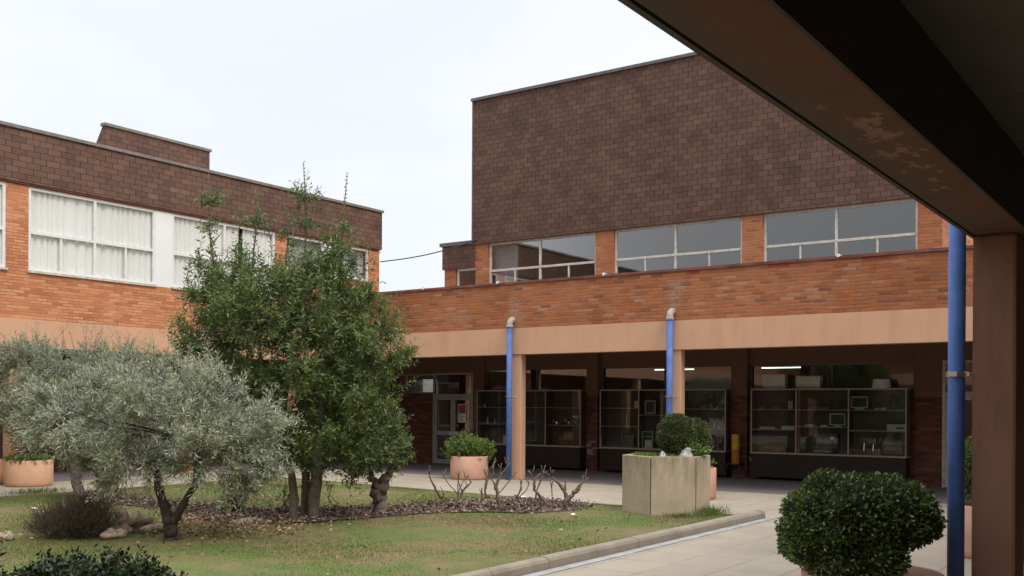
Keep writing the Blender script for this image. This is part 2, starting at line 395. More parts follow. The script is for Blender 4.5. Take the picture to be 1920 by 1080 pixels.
def norm(a): return a / np.maximum(np.linalg.norm(a, axis=-1, keepdims=True), 1e-9)
def leaves(P, D, Ln, Wd, rng, droop=0.):
    """one kite per leaf. P base, D direction, Ln length, Wd width"""
    n = len(P); D = norm(D); Q = norm(np.cross(D, rng.normal(size=(n, 3)))); Nn = np.cross(Q, D)
    Ln = np.broadcast_to(Ln, n)[:, None]; Wd = np.broadcast_to(Wd, n)[:, None]
    mid = P + D * Ln * .48 + Nn * Ln * .05
    tip = P + D * Ln - np.array([0, 0, 1]) * Ln * droop
    V = np.stack([P, mid + Q * Wd * .5, tip, mid - Q * Wd * .5], 1).reshape(-1, 3)
    F = np.arange(n * 4).reshape(n, 4)
    return V, F
def shoots(P, D, SL, nl, leaf, wid, rng, spread=.8, curve=.3, stemr=.0025, jitter=.25):
    """twigs from P along D each carrying nl leaves; returns leaf V,F,tip and stem quads"""
    n = len(P); D = norm(D); up = np.array([0, 0, 1.])
    t = (np.arange(nl) + .5) / nl
    T = np.broadcast_to(t, (n, nl))
    A = norm(np.cross(D, rng.normal(size=(n, 3)))); B = np.cross(D, A)
    Cv = rng.normal(size=(n, 3)) * .5 + up * curve
    pos = P[:, None] + D[:, None] * (T * SL[:, None])[..., None] + Cv[:, None] * (T ** 2 * SL[:, None] * .35)[..., None]
    ang = rng.uniform(0, 6.28, (n, 1)) + np.arange(nl) * 2.4 + rng.normal(size=(n, nl)) * .4
    rad = A[:, None] * np.cos(ang)[..., None] + B[:, None] * np.sin(ang)[..., None]
    ld = D[:, None] * (1 - spread * (1 - T[..., None] * .6)) + rad * spread + rng.normal(size=(n, nl, 3)) * jitter
    Ls = leaf * rng.uniform(.65, 1.2, (n, nl)) * (1 - .35 * T ** 3)
    V, F = leaves(pos.reshape(-1, 3), ld.reshape(-1, 3), Ls.ravel(), (Ls * wid / leaf).ravel(), rng)
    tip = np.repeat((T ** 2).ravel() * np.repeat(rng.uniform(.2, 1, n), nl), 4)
    # stems as thin ribbons crossing
    e = P + D * SL[:, None] + Cv * (SL * .35)[:, None]; m = P + D * (SL * .5)[:, None] + Cv * (SL * .0875)[:, None]
    w = A * stemr; w2 = B * stemr
    SV = np.stack([P - w, P + w, m + w * .8, m - w * .8, e + w * .4, e - w * .4, P - w2, P + w2, m + w2 * .8, m - w2 * .8, e + w2 * .4, e - w2 * .4], 1).reshape(-1, 3)
    b = np.arange(n)[:, None] * 12
    SF = np.concatenate([b + [0, 1, 2, 3], b + [3, 2, 4, 5], b + [6, 7, 8, 9], b + [9, 8, 10, 11]], 0)
    return V, F, tip, SV, SF
RTn = np.array([RT.x, RT.y, 0]); FWn = np.array([FW.x, FW.y, 0]); UPn = np.array([0, 0, 1.])
def blob_points(base, blobs, n, rng, pw=.45, gap=.0, gs=2.2):
    """sample points in ellipsoids given as (right, back, height, r_right, r_back, r_up) relative to base"""
    b = np.array(blobs, float); w = (b[:, 3] * b[:, 4] * b[:, 5]) ** .8; w /= w.sum()
    idx = rng.choice(len(b), n, p=w); q = b[idx]
    d = norm(rng.normal(size=(n, 3))); r = rng.uniform(0, 1, n) ** pw
    l = q[:, :3] + d * q[:, 3:] * r[:, None]
    if gap > 0:   # carve irregular holes
        k = np.sin(l[:, 0] * gs * 2.1 + 1.3) * np.sin(l[:, 1] * gs * 1.7 + .4) + np.sin(l[:, 2] * gs * 2.6 + l[:, 0] * gs) * .6 + rng.normal(size=n) * .25
        keep = k > -1 + gap; l = l[keep]; d = d[keep]; q = q[keep]
    c = np.array(base, float)
    P = c + l[:, :1] * RTn + l[:, 1:2] * FWn + l[:, 2:] * UPn
    O = d[:, :1] * RTn + d[:, 1:2] * FWn + d[:, 2:] * UPn
    return P, O

# ================================================================== SETTING
tag(MB().add([(-150, -150, 0), (250, -150, 0), (250, 250, 0), (-150, 250, 0)], [(0, 1, 2, 3)]).build('ground', 'paving'), kind='structure')
tag(MB().add([(19.5, -3.2, .004), (23.5, -3.2, .004), (23.5, 24.7, .004), (19.5, 24.7, .004)], [(0, 1, 2, 3)]).build('arcade_floor', 'paving_dark'), kind='structure')
tag(MB().add([(-6, 20.95, .004), (19.49, 20.95, .004), (19.49, 24.7, .004), (-6, 24.7, .004)], [(0, 1, 2, 3)]).build('arcade_floor_left', 'paving_dark'), kind='structure')
G0 = .07
# lawn slab (raised)
NX, NY = 60, 60
def far_x(y): return 15.0 + (y - 5.9) * .115
lv = []; lf = []
for j in range(NY + 1):
    y = 5.95 + (18.0 - 5.95) * j / NY
    for i in range(NX + 1):
        x = -1 + (far_x(y) - 1e-3 + 1) * i / NX
        ed = min(1, (far_x(y) - x) / .5, (18.0 - y) / .5)
        lv.append((x, y, .012 + (G0 - .012) * max(0, ed) + .012 * math.sin(x * 1.7) * math.sin(y * 1.3) * max(0, ed)))
for j in range(NY):
    for i in range(NX):
        a = j * (NX + 1) + i; lf.append((a, a + 1, a + NX + 2, a + NX + 1))
tag(MB().add(lv, lf).build('lawn_ground', 'lawn_soil', smooth=True), kind='structure')
# kerb: separate stones with rounded nose
kb = MB(); L0 = -1.0; rr = random.Random(3)
x = L0
while x < 15.1:
    x1 = min(x + 1.0, 15.12); dz = rr.uniform(-.004, .004); y0, y1 = 5.80, 5.955
    prof = [(y0, 0), (y0 + .004, .085), (y0 + .025, .115), (y0 + .06, .128), (y1 - .02, .126), (y1, .11), (y1, 0)]
    v = [(x + .004, p, q + dz) for p, q in prof] + [(x1 - .004, p, q + dz) for p, q in prof]; n = len(prof)
    kb.add(v, [(i, i + 1, n + i + 1, n + i) for i in range(n - 1)] + [tuple(range(n)), tuple(reversed(range(n, 2 * n)))])
    x = x1
y = 5.96
while y < 8.3:
    y1 = y + .98; xa = far_x(y) ; kb.box(14.97 + (y - 5.9) * .115, 15.12 + (y - 5.9) * .115, y + .004, y1, 0, .045); y = y1
tag(kb.build('kerb', 'kerb_concrete'), kind='structure')
tag(MB().box(-1, 15.3, 5.655, 5.79, 0.001, .012).build('drain_channel', 'metal_channel'), kind='structure')

# ================================================================== RIGHT BUILDING (wing with arcade and tall shingled hall)
XA = 19.4
A = root('school_building', (21.5, 10, 0), 'orange brick wing with peach arcade beam, terrace parapet and tall brown shingled hall behind', 'building')
bx('arcade_beam', 'plaster_peach', A, XA, XA + .3, 1.46, 20.8, 2.9, 3.505)
bx('parapet_wall', 'brick_orange', A, XA + .012, XA + .28, 1.46, 20.8, 3.505, 4.53)
bx('coping', 'coping_red', A, XA - .02, XA + .31, 1.44, 20.8, 4.53, 4.585)
bx('arcade_ceiling', 'plaster_inner', A, XA + .3, 23.4, -3.2, 24.6, 3.2, 3.45)
bx('terrace_floor', 'ledge_concrete', A, XA + .28, 23.9, 1.5, 22.0, 3.45, 3.6)
def col_a(y0, y1): return bx('column', 'plaster_peach', A, XA + .03, XA + .23, y0, y1, 0, 2.9, bevel=.012)
for y0 in (13.33, 9.30, 18.2): col_a(y0, y0 + .28)
# ground floor wall
gw = MB()
gw.box(23.4, 23.6, 19.18, 24.7, 0, 2.06)
for y0, y1 in ((13.9, 17.33), (9.84, 13.557), (5.6, 9.42)): gw.box(23.45, 23.6, y0, y1, 0, 1.95)
gw.box(23.4, 23.6, 5.02, 5.6, 0, 1.95); gw.box(23.4, 23.6, -3.2, 3.4, 0, 2.0)
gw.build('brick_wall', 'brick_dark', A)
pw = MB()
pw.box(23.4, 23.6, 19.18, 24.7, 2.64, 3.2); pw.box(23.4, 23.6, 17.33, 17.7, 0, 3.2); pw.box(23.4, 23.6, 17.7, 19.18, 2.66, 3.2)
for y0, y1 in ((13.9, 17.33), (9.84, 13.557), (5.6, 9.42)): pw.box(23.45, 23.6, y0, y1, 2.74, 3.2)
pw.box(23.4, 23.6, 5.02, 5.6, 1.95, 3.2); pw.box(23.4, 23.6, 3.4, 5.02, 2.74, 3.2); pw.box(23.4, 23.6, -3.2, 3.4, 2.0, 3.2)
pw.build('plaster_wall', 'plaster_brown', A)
for y0, y1 in ((13.557, 13.9), (9.42, 9.84)):
    p = MB(); p.box(23.32, 23.6, y0, y1, 0, 1.97); p.cm = 1; p.box(23.33, 23.6, y0 + .004, y1 - .004, 1.97, 3.2)
    p.build('pilaster', ['brick_dark', 'plaster_brown'], A)
# patch of exposed mortar at the foot of the first pilaster
q = MB(); rr = random.Random(5)
for k in range(7): 
    yy = 13.6 + rr.random() * .24; zz = .42 + k * .055; q.box(23.312, 23.33, yy - .09, min(yy + .09, 13.89), zz, zz + .03 + rr.random() * .02)
q.build('bare_mortar_patch', 'ledge_concrete', A)

def window(parent, plane, fixed, a0, a1, z0, z1, verts, horiz, fw=.05, mat='white_frame', gl='glass', depth=.06, out_=-1, extra=()):
    """frame in the plane x=fixed ('X') or y=fixed ('Y'); out_ is the outward sign; verts/horiz are bar positions; extra=(pos,z0,z1) partial bars"""
    fr = MB()
    def bar(p0, p1, q0, q1, dd=0.):
        f0, f1 = fixed - depth / 2 - dd, fixed + depth / 2 + dd
        if plane == 'X': fr.box(f0, f1, p0, p1, q0, q1)
        else: fr.box(p0, p1, f0, f1, q0, q1)
    bar(a0, a0 + fw, z0, z1); bar(a1 - fw, a1, z0, z1); bar(a0 + fw, a1 - fw, z0, z0 + fw); bar(a0 + fw, a1 - fw, z1 - fw, z1)
    for p in verts: bar(p - fw / 2, p + fw / 2, z0 + fw, z1 - fw, .003)
    for h in horiz: bar(a0 + fw, a1 - fw, h - fw / 2, h + fw / 2, .006)
    for p, e0, e1 in extra: bar(p - fw * .35, p + fw * .35, e0, e1, -.004)
    w = fr.build('window_frame', mat, parent)
    g = MB()
    if plane == 'X': g.add([(fixed, a0 + .01, z0 + .01), (fixed, a1 - .01, z0 + .01), (fixed, a1 - .01, z1 - .01), (fixed, a0 + .01, z1 - .01)], [(0, 1, 2, 3)])
    else: g.add([(a0 + .01, fixed, z0 + .01), (a1 - .01, fixed, z0 + .01), (a1 - .01, fixed, z1 - .01), (a0 + .01, fixed, z1 - .01)], [(0, 1, 2, 3)])
    g.build('pane', gl, w); return w
# ground windows above the cabinets
window(A, 'X', 23.55, 13.9, 17.33, 1.95, 2.74, [15.6], [], .04, 'dark_frame')
window(A, 'X', 23.55, 9.84, 13.557, 1.95, 2.74, [11.7], [], .04, 'dark_frame')
window(A, 'X', 23.55, 5.6, 9.42, 1.95, 2.74, [7.45], [], .05, 'dark_frame')
window(A, 'X', 23.5, 19.18, 22.6, 2.06, 2.64, [20.3, 21.4], [], .04, 'grey_frame')
# entrance doors
def door(y0, y1, hl, ht, x, mat, parent, leafs=2, label=None):
    fr = MB(); fr.box(x - .05, x + .05, y0, y0 + .06, 0, ht); fr.box(x - .05, x + .05, y1 - .06, y1, 0, ht)
    fr.box(x - .05, x + .05, y0 + .06, y1 - .06, ht - .06, ht); fr.box(x - .05, x + .05, y0 + .06, y1 - .06, hl, hl + .09)
    f = fr.build('door_frame', mat, parent)
    bxg = MB().box(x - .004, x + .004, y0 + .06, y1 - .06, hl + .09, ht - .06).build('transom_pane', 'glass', f)
    w = (y1 - y0 - .12) / leafs
    for k in range(leafs):
        a = y0 + .06 + k * w + .004; b = a + w - .008; lf = MB(); xx = x - .01
        lf.box(xx - .03, xx + .03, a, a + .08, 0.01, hl - .004); lf.box(xx - .03, xx + .03, b - .08, b, 0.01, hl - .004)
        lf.box(xx - .03, xx + .03, a + .08, b - .08, hl - .085, hl - .004); lf.box(xx - .03, xx + .03, a + .08, b - .08, .01, .14); lf.box(xx - .03, xx + .03, a + .08, b - .08, .84, .96)
        d = lf.build('door_leaf', mat, parent)
        MB().box(xx - .004, xx + .004, a + .08, b - .08, .14, hl - .085).build('pane', 'glass', d)
        hy = b - .1 if k == 0 else a + .02
        MB().box(xx - .075, xx - .03, hy, hy + .08, .85, .95).build('handle', 'offwhite', d)
door(17.7, 19.18, 1.95, 2.66, 23.42, 'grey_frame', A)
door(3.4, 5.02, 1.97, 2.74, 23.42, 'old_frame', A)
# interior rooms of ground floor
rm = MB(); rm.box(29.5, 29.7, -3.2, 17.6, 0, 3.2); rm.box(23.6, 29.7, -3.4, -3.2, 0, 3.2); rm.box(23.6, 29.5, 17.4, 17.6, 0, 3.2)
rm.box(29.5, 29.7, 17.6, 22.6, 0, 3.2); rm.box(29.5, 29.7, 22.6, 27.6, 2.75, 3.2); rm.box(29.5, 29.7, 27.6, 30, 0, 3.2); rm.box(29.5, 29.7, 22.6, 27.6, 0, 1.0); rm.box(29.5, 29.7, 23.5, 24.0, 1.0, 2.75); rm.box(23.6, 29.5, 29.8, 30, 0, 3.2)
rm.build('interior_wall', 'cream_wall', A)
bx('interior_ceiling', 'ceiling_white', A, 23.6, 29.7, -3.2, 30, 3.2, 3.4)
bx('interior_floor', 'dark_interior', A, 23.6, 29.7, -3.2, 30, 0.0, .01)
window(A, 'X', 29.6, 22.6, 23.5, 1.0, 2.75, [], [], .07, 'dark_frame'); window(A, 'X', 29.6, 24.0, 27.6, 1.0, 2.75, [25.0, 26.3], [], .07, 'dark_frame')
t = MB()
for y in (12.66, 9.55, 17.0): pass
for i, (y0, y1, x_) in enumerate(((12.05, 13.25, 26.0), (9.05, 10.1, 26.0))):
    L_ = root('ceiling_light', (x_, (y0 + y1) / 2, 2.72), ('lit fluorescent tube seen through the glass above the middle display cabinet', 'lit fluorescent tube seen through the glass above the right display cabinet')[i], 'light', 'fluorescent ceiling lights')
    MB().tube([(x_, y0, 2.745), (x_, y1, 2.745)], .012, 8).build('tube', 'tube', L_)
    MB().box(x_ - .06, x_ + .06, y0 - .03, y1 + .03, 2.775, 2.83).build('housing', 'ceiling_white', L_)
    for yh in (y0 + .2, y1 - .22): MB().box(x_ - .01, x_ + .01, yh, yh + .02, 2.83, 3.2).build('hanger', 'steel', L_)
# upper hall
XU = 23.9
piers = [(17.58, 18.03), (13.42, 13.98), (9.27, 9.81), (5.15, 5.67)]
for k, (a, b) in enumerate(piers):
    p = MB().box(XU, XU + .3, a, b, 3.6, 6.42 if k else 6.42); p.build('brick_pier', 'brick_orange', A)
bays = [(13.98, 17.58), (9.81, 13.42), (5.67, 9.27)]
for k, (a, b) in enumerate(bays):
    bx('window_wall', 'brick_orange', A, XU + .04, XU + .3, a, b, 3.6, 5.12)
    mid = (a + b) / 2 + (.04, 0.03, .04)[k]
    window(A, 'X', XU + .10, a, b, 5.12, 6.42, [mid], [5.62], .06, 'old_frame', 'glass_upper', extra=[(a + (b - a) * .25, 5.15, 5.6), (a + (b - a) * .75, 5.15, 5.6)])
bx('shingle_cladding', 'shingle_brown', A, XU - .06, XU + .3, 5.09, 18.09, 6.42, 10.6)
bx('corner_trim', 'trim_dark', A, XU - .075, XU + .0, 18.09, 18.13, 6.42, 10.6)
for a_, b_ in ((5.15, 5.4), (17.8, 18.03)): bx('side_wall', 'brick_orange', A, XU + .3, 38, a_, b_, 3.6, 6.42)
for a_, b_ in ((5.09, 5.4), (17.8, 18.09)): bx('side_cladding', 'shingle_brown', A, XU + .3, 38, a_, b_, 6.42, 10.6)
rt = MB(); rt.box(XU - .12, XU + .0, 5.03, 18.15, 10.6, 10.68); rt.box(XU, 38, 5.03, 18.15, 10.6, 10.66); rt.build('roof_edge', 'trim_dark', A)
up = MB(); up.box(XU + .3, 31, 5.4, 17.8, 3.6, 3.7); up.box(31, 31.1, 5.4, 17.8, 3.6, 8); up.box(XU + .3, 31, 5.4, 17.8, 6.8, 6.9); up.build('upper_room', 'room_grey', A)
bx('room_partition', 'cream_wall', A, XU + .35, 31, 17.55, 17.7, 3.7, 6.8)
bx('window_sheen_panel', 'pale_grey', A, XU + .32, XU + .36, 16.75, 17.56, 4.9, 6.4)  # pale sheet added to imitate light on the left of the first window
bx('painted_patch', 'coping_red', A, XU - .012, XU + .1, 17.6, 18.02, 3.62, 5.22)
# small white fittings sitting on the coping
for k, (y, lab) in enumerate(((16.2, 'small white clip on the parapet coping below the first upper window'), (13.95, 'small white clip on the coping by the second upper pier from the left'), (11.1, 'small white clip on the coping below the middle upper window'), (6.0, 'small white clip on the coping under the right upper window'))):
    c_ = MB().box(XA + .02, XA + .1, y, y + .07, 4.586, 4.605).box(XA - .03, XA + .02, y + .01, y + .06, 4.56, 4.62)
    single('coping_clip', c_, 'paper', lab, 'clip', 'clips on the parapet coping')
hp = MB().box(XA + .5, XA + 1.1, 15.05 + 1.35, 15.6 + 1.55, 3.6, 4.63).box(XA + .46, XA + 1.14, 15.0 + 1.35, 15.65 + 1.55, 4.63, 4.66)
single('terrace_box', hp, 'black_plastic', 'black box on the terrace behind the parapet beside the left brick pier', 'box', bevel=.03)

# rear block further back
Bk = root('rear_block', (29, 20.5, 0), 'small brown shingled block with one window in the gap between the two wings', 'building')
XK = 27.85
k = MB(); k.box(XK, XK + .3, 21.86, 22.36, 3, 6.42); k.box(XK, XK + .3, 18.2, 21.86, 3, 4.9); k.box(XK, XK + .3, 18.2, 18.9, 4.9, 6.42); k.box(XK + .3, 34, 22.1, 22.36, 0, 6.42); k.box(33.8, 34, 18.2, 22.1, 0, 4.9); k.build('brick_wall', 'brick_orange', Bk)
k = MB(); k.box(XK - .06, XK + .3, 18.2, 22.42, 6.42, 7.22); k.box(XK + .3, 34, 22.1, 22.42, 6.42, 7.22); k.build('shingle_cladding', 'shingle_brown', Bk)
bx('roof_edge', 'trim_dark', Bk, XK - .12, 34, 18.15, 22.5, 7.22, 7.34)
window(Bk, 'X', XK + .1, 18.9, 21.86, 4.9, 6.42, [20.4], [], .07, 'white_frame', 'glass_upper')

# ================================================================== LEFT BUILDING
YB = 20.8
B = root('classroom_building', (8, 22.5, 0), 'two storey orange brick wing on the left with curtained windows and brown shingle fascia', 'building')
X0, X1 = -9.0, 22.8
bx('arcade_beam', 'plaster_peach', B, X0, XA + .31, YB, YB + .3, 2.9, 3.49)
bl = MB(); bl.box(X0, X1, YB + .012, YB + .3, 3.49, 4.5); 
for a, b in ((11.38, 11.87), (18.71, 19.13), (22.33, X1), (7.2, 7.65)): bl.box(a, b, YB + .012, YB + .3, 4.5, 6.3)
bl.box(19.13, 22.33, YB + .014, YB + .3, 4.5, 5.33)
bl.box(X0, X1, YB + .03, YB + .3, 6.3, 6.36)
bl.box(X1 - .3, X1, YB + .3, 30, 3.49, 6.36)
bl.build('brick_wall', 'brick_left', B)
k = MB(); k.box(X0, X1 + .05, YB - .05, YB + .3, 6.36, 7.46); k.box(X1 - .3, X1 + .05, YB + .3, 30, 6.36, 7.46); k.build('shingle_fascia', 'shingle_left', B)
bx('fascia_flashing', 'coping_red', B, X0, X1, YB - .03, YB + .012, 6.325, 6.358)
k = MB(); k.box(X0, X1 + .09, YB - .09, YB + .1, 7.46, 7.53); k.box(X0, X1 + .09, YB + .1, 30, 7.46, 7.51); k.build('roof_edge', 'trim_grey', B)
def win_b(a, b, z0, z1, mid, hz, fourth, gl='glass_left'):
    ex = [(p, z0 + .03, hz[0]) for p in fourth] if hz else []
    w = window(B, 'Y', YB + .055, a, b, z0, z1, [mid] if mid else [], hz, .06, 'white_frame', gl, extra=ex)
    MB().box(a - .03, b + .03, YB - .03, YB + .1, z0 - .05, z0).build('sill', 'old_frame', w)
    return w
def curtain(a, b, z0, z1, y=YB + .13, amp=.034, wl=.2, seed=0, gaps=()):
    rg = random.Random(seed); n = int((b - a) / .012); V = []; Fc = []
    ph = 0
    for i in range(n + 1):
        t_ = i / n; x = a + (b - a) * t_; ph += .012 / wl * 6.28 * (1 + .5 * math.sin(x * 3.1 + seed) + .3 * math.sin(x * 7.7))
        yy = y - amp + 2 * amp * (1 - abs(math.sin(ph * .5))) ** 2.2; V += [(x + .02 * math.sin(ph * .5), yy, z0), (x, yy * .7 + y * .3, z1)]
    Fc = [(2 * i, 2 * i + 2, 2 * i + 3, 2 * i + 1) for i in range(n) if not any(g0 < a + (b - a) * i / n < g1 for g0, g1 in gaps)]
    return MB().add(V, Fc)
for a, b, mid, fr_, sd_ in ((11.87, 15.0, 13.43, (12.62, 14.22), 1), (15.47, 18.71, 17.05, (16.2, 17.9), 2), (7.65, 11.38, 9.5, (8.5, 10.5), 3)):
    w = win_b(a, b, 4.53, 6.3, mid, [5.34], fr_)
    cc = MB(); 
    cg = {1: (), 2: ((17.55, 17.68),), 3: ((9.9, 10.6),)}[sd_]
    cm_ = curtain(a + .01, b - .01, 4.54, 6.29, seed=sd_, gaps=cg); cm_.build('curtain', 'curtain', w, smooth=True)
bx('spandrel_panel', 'white_panel', B, 15.0, 15.47, YB + .02, YB + .12, 4.5, 6.3)
win_b(19.13, 20.5, 5.38, 6.3, None, [], ()); win_b(20.95, 22.33, 5.38, 6.3, None, [], ())
bx('spandrel_panel', 'white_panel', B, 20.5, 20.95, YB + .03, YB + .12, 5.33, 6.3)
k = MB(); k.box(19.14, 22.32, YB + .2, YB + .22, 5.34, 6.29); k.build('window_blind', 'pale_grey', B)
k = MB(); k.box(X0, X1 - .3, 25.5, 25.7, 3.5, 7); k.box(X0, X1 - .3, YB + .3, 25.5, 3.4, 3.55); k.box(X0, X1 - .3, YB + .3, 25.5, 6.9, 7); k.build('upper_room', 'cream_wall', B)
bx('arcade_ceiling', 'plaster_inner', B, X0, XA + .3, YB + .3, 24.7, 3.2, 3.4)
for x in (7.5, 11.49, 15.8): bx('column', 'plaster_peach', B, x, x + .33, YB + .03, YB + .3, 0, 2.9, bevel=.015)
bx('column', 'plaster_peach', B, XA + .03, XA + .36, YB + .03, YB + .3, 0, 2.9, bevel=.015)
k = MB(); k.box(X0, 9.0, 24.6, 24.8, 0, 3.3); k.box(9.0, 13.2, 24.6, 24.8, 2.5, 3.3); k.box(13.2, 14.6, 24.6, 24.8, 0, 3.3); k.box(14.6, 18.5, 24.6, 24.8, 0, .9); k.box(14.6, 18.5, 24.6, 24.8, 2.6, 3.3); k.box(18.5, 23.6, 24.6, 24.8, 0, 3.3)
k.build('arcade_back_wall', 'plaster_brown', B)
window(B, 'Y', 24.65, 9.0, 13.2, 0.15, 2.5, [10.4, 11.8], [1.0], .09, 'white_frame', 'glass')
window(B, 'Y', 24.65, 14.6, 18.5, .9, 2.6, [16.5], [], .06, 'white_frame', 'glass')
bx('ground_room', 'dark_interior', B, X0, 23.6, 28, 28.1, 0, 3.4)
# roof hut
Hh = root('roof_hut', (16.6, 23.4, 7.5), 'brown shingled hut with sloping side on the roof of the left wing', 'roof hut')
def prism(mb, x0, x1, prof):
    n = len(prof); mb.add([(x0, y, z) for y, z in prof] + [(x1, y, z) for y, z in prof], [(i, (i + 1) % n, n + (i + 1) % n, n + i) for i in range(n)] + [tuple(reversed(range(n))), tuple(range(n, 2 * n))])
    return mb
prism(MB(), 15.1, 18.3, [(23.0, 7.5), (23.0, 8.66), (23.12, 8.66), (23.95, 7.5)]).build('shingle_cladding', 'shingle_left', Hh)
prism(MB(), 15.06, 18.34, [(22.96, 8.66), (22.96, 8.73), (23.14, 8.73), (23.16, 8.66)]).build('roof_edge', 'trim_grey', Hh)
MB().box(15.7, 18.1, 22.95, 22.99, 7.86, 7.93).build('ledge', 'trim_grey', Hh)
MB().box(15.8, 18.1, 22.965, 22.995, 7.55, 7.85).build('shadow_strip', 'dark_interior', Hh)  # dark strip painted in for the shadowed gap at the hut's base

# ================================================================== NEAR ARCADE (over the camera)
C = root('near_arcade', (7.4, -.8, 0), 'dark terracotta arcade overhead with peeling beam and square post at the right edge', 'arcade')
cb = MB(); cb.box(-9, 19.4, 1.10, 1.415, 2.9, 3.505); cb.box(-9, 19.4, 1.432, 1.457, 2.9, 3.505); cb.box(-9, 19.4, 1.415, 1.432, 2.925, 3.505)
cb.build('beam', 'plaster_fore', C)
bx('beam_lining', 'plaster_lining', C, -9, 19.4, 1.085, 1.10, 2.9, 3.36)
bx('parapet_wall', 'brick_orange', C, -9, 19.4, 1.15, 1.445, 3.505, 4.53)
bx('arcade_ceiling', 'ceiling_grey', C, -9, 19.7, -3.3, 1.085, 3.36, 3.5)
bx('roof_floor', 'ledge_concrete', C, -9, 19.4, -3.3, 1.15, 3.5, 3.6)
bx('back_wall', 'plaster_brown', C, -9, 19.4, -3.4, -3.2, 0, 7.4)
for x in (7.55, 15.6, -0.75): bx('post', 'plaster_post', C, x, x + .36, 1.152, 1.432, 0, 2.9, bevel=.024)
# fourth side, behind the camera (seen only in window reflections)
D = root('west_wing', (-9, 9, 0), 'brick wing closing the courtyard, seen only reflected in the windows', 'building')
bx('arcade_beam', 'plaster_peach', D, -9.3, -9.0, 1.46, YB, 2.9, 3.5)
bx('brick_wall', 'brick_orange', D, -9.3, -9.01, 1.46, YB, 3.5, 4.58)
bx('shingle_fascia', 'shingle_brown', D, -13.3, -13.0, 1.46, YB, 4.58, 6.6)
bx('back_wall', 'plaster_brown', D, -13.2, -13.0, -3, 24.8, 0, 4.58)
for y in (2, 6.1, 10.2, 14.3, 18.4): bx('column', 'plaster_peach', D, -9.3, -9.03, y, y + .35, 0, 2.9)

# ================================================================== DOWNPIPES
def downpipe(x, y, r, top, label, elbow=True, zc=1.92, wall=XA, toward=(1, 0)):
    P = root('downpipe', (x, y, 0), label, 'drainpipe', 'blue downpipes of the arcade')
    MB().tube([(x, y, 0.0), (x, y, top)], r, 20).build('pipe', 'pipe_blue', P, smooth=True)
    c = MB(); c.lathe(x, y, [(r + .002, zc - .018), (r + .012, zc - .014), (r + .012, zc + .014), (r + .002, zc + .018)], 24, False, False)
    c.box(x - r - .03, x - r, y - .02, y + .02, zc - .016, zc + .016) if not elbow else c.box(x - .03, x + .03, y + r, y + r + .02, zc - .012, zc + .012)
    if elbow: c.tube([(x, y, zc), (wall + .05, y - .01, zc)], .008, 8); c.tube([(x + .1, y + .0, zc), (x + .15, y - .15, zc)], .006, 6)
    else: c.tube([(x + .0, y - r, zc), (x + .05, y - r - .05, zc)], .006, 8); c.box(x - .02, x + .025, y - r - .03, y - r - .005, zc - .012, zc + .014)
    c.build('clamp', 'steel', P)
    if elbow:
        pts = [(x, y, top - .02), (x, y, top + .02)] + [(x + .12 * (1 - math.cos(a)), y, top + .02 + .12 * math.sin(a)) for a in [i * math.pi / 16 for i in range(1, 9)]] + [(wall + .06, y, top + .14)]
        MB().tube(pts, [r + .006] * len(pts), 16).build('elbow', 'pipe_grey', P, smooth=True)
        MB().lathe(x, y, [(r + .004, top - .05), (r + .016, top - .045), (r + .016, top + .01), (r + .004, top + .015)], 20, False, False).build('collar', 'pipe_grey', P, smooth=True)
    return P
downpipe(19.29, 13.56, .065, 3.56, 'blue downpipe with grey elbow in front of the left arcade column, beside the pink pot')
downpipe(19.29, 9.49, .065, 3.56, 'blue downpipe with grey elbow in front of the arcade column behind the concrete planter')
dp = downpipe(7.53, 1.525, .056, 2.9 + .9, 'thick blue downpipe nearest the viewer beside the square foreground post', False, 1.95)

# cable between the wings
a, b = Vector((22.83, 20.8, 6.0)), Vector((23.86, 17.9, 6.55)); mid_ = Vector((27.8, 21.9, 6.9))
pts = []
for i in range(17):
    t_ = i / 16; p = a.lerp(b, t_); p.z -= .10 * math.sin(math.pi * t_); pts.append(p)
single('overhead_cable', MB().tube(pts, .016, 6), 'cable_black', 'black cable slung across the gap between the left wing and the tall hall', 'cable')

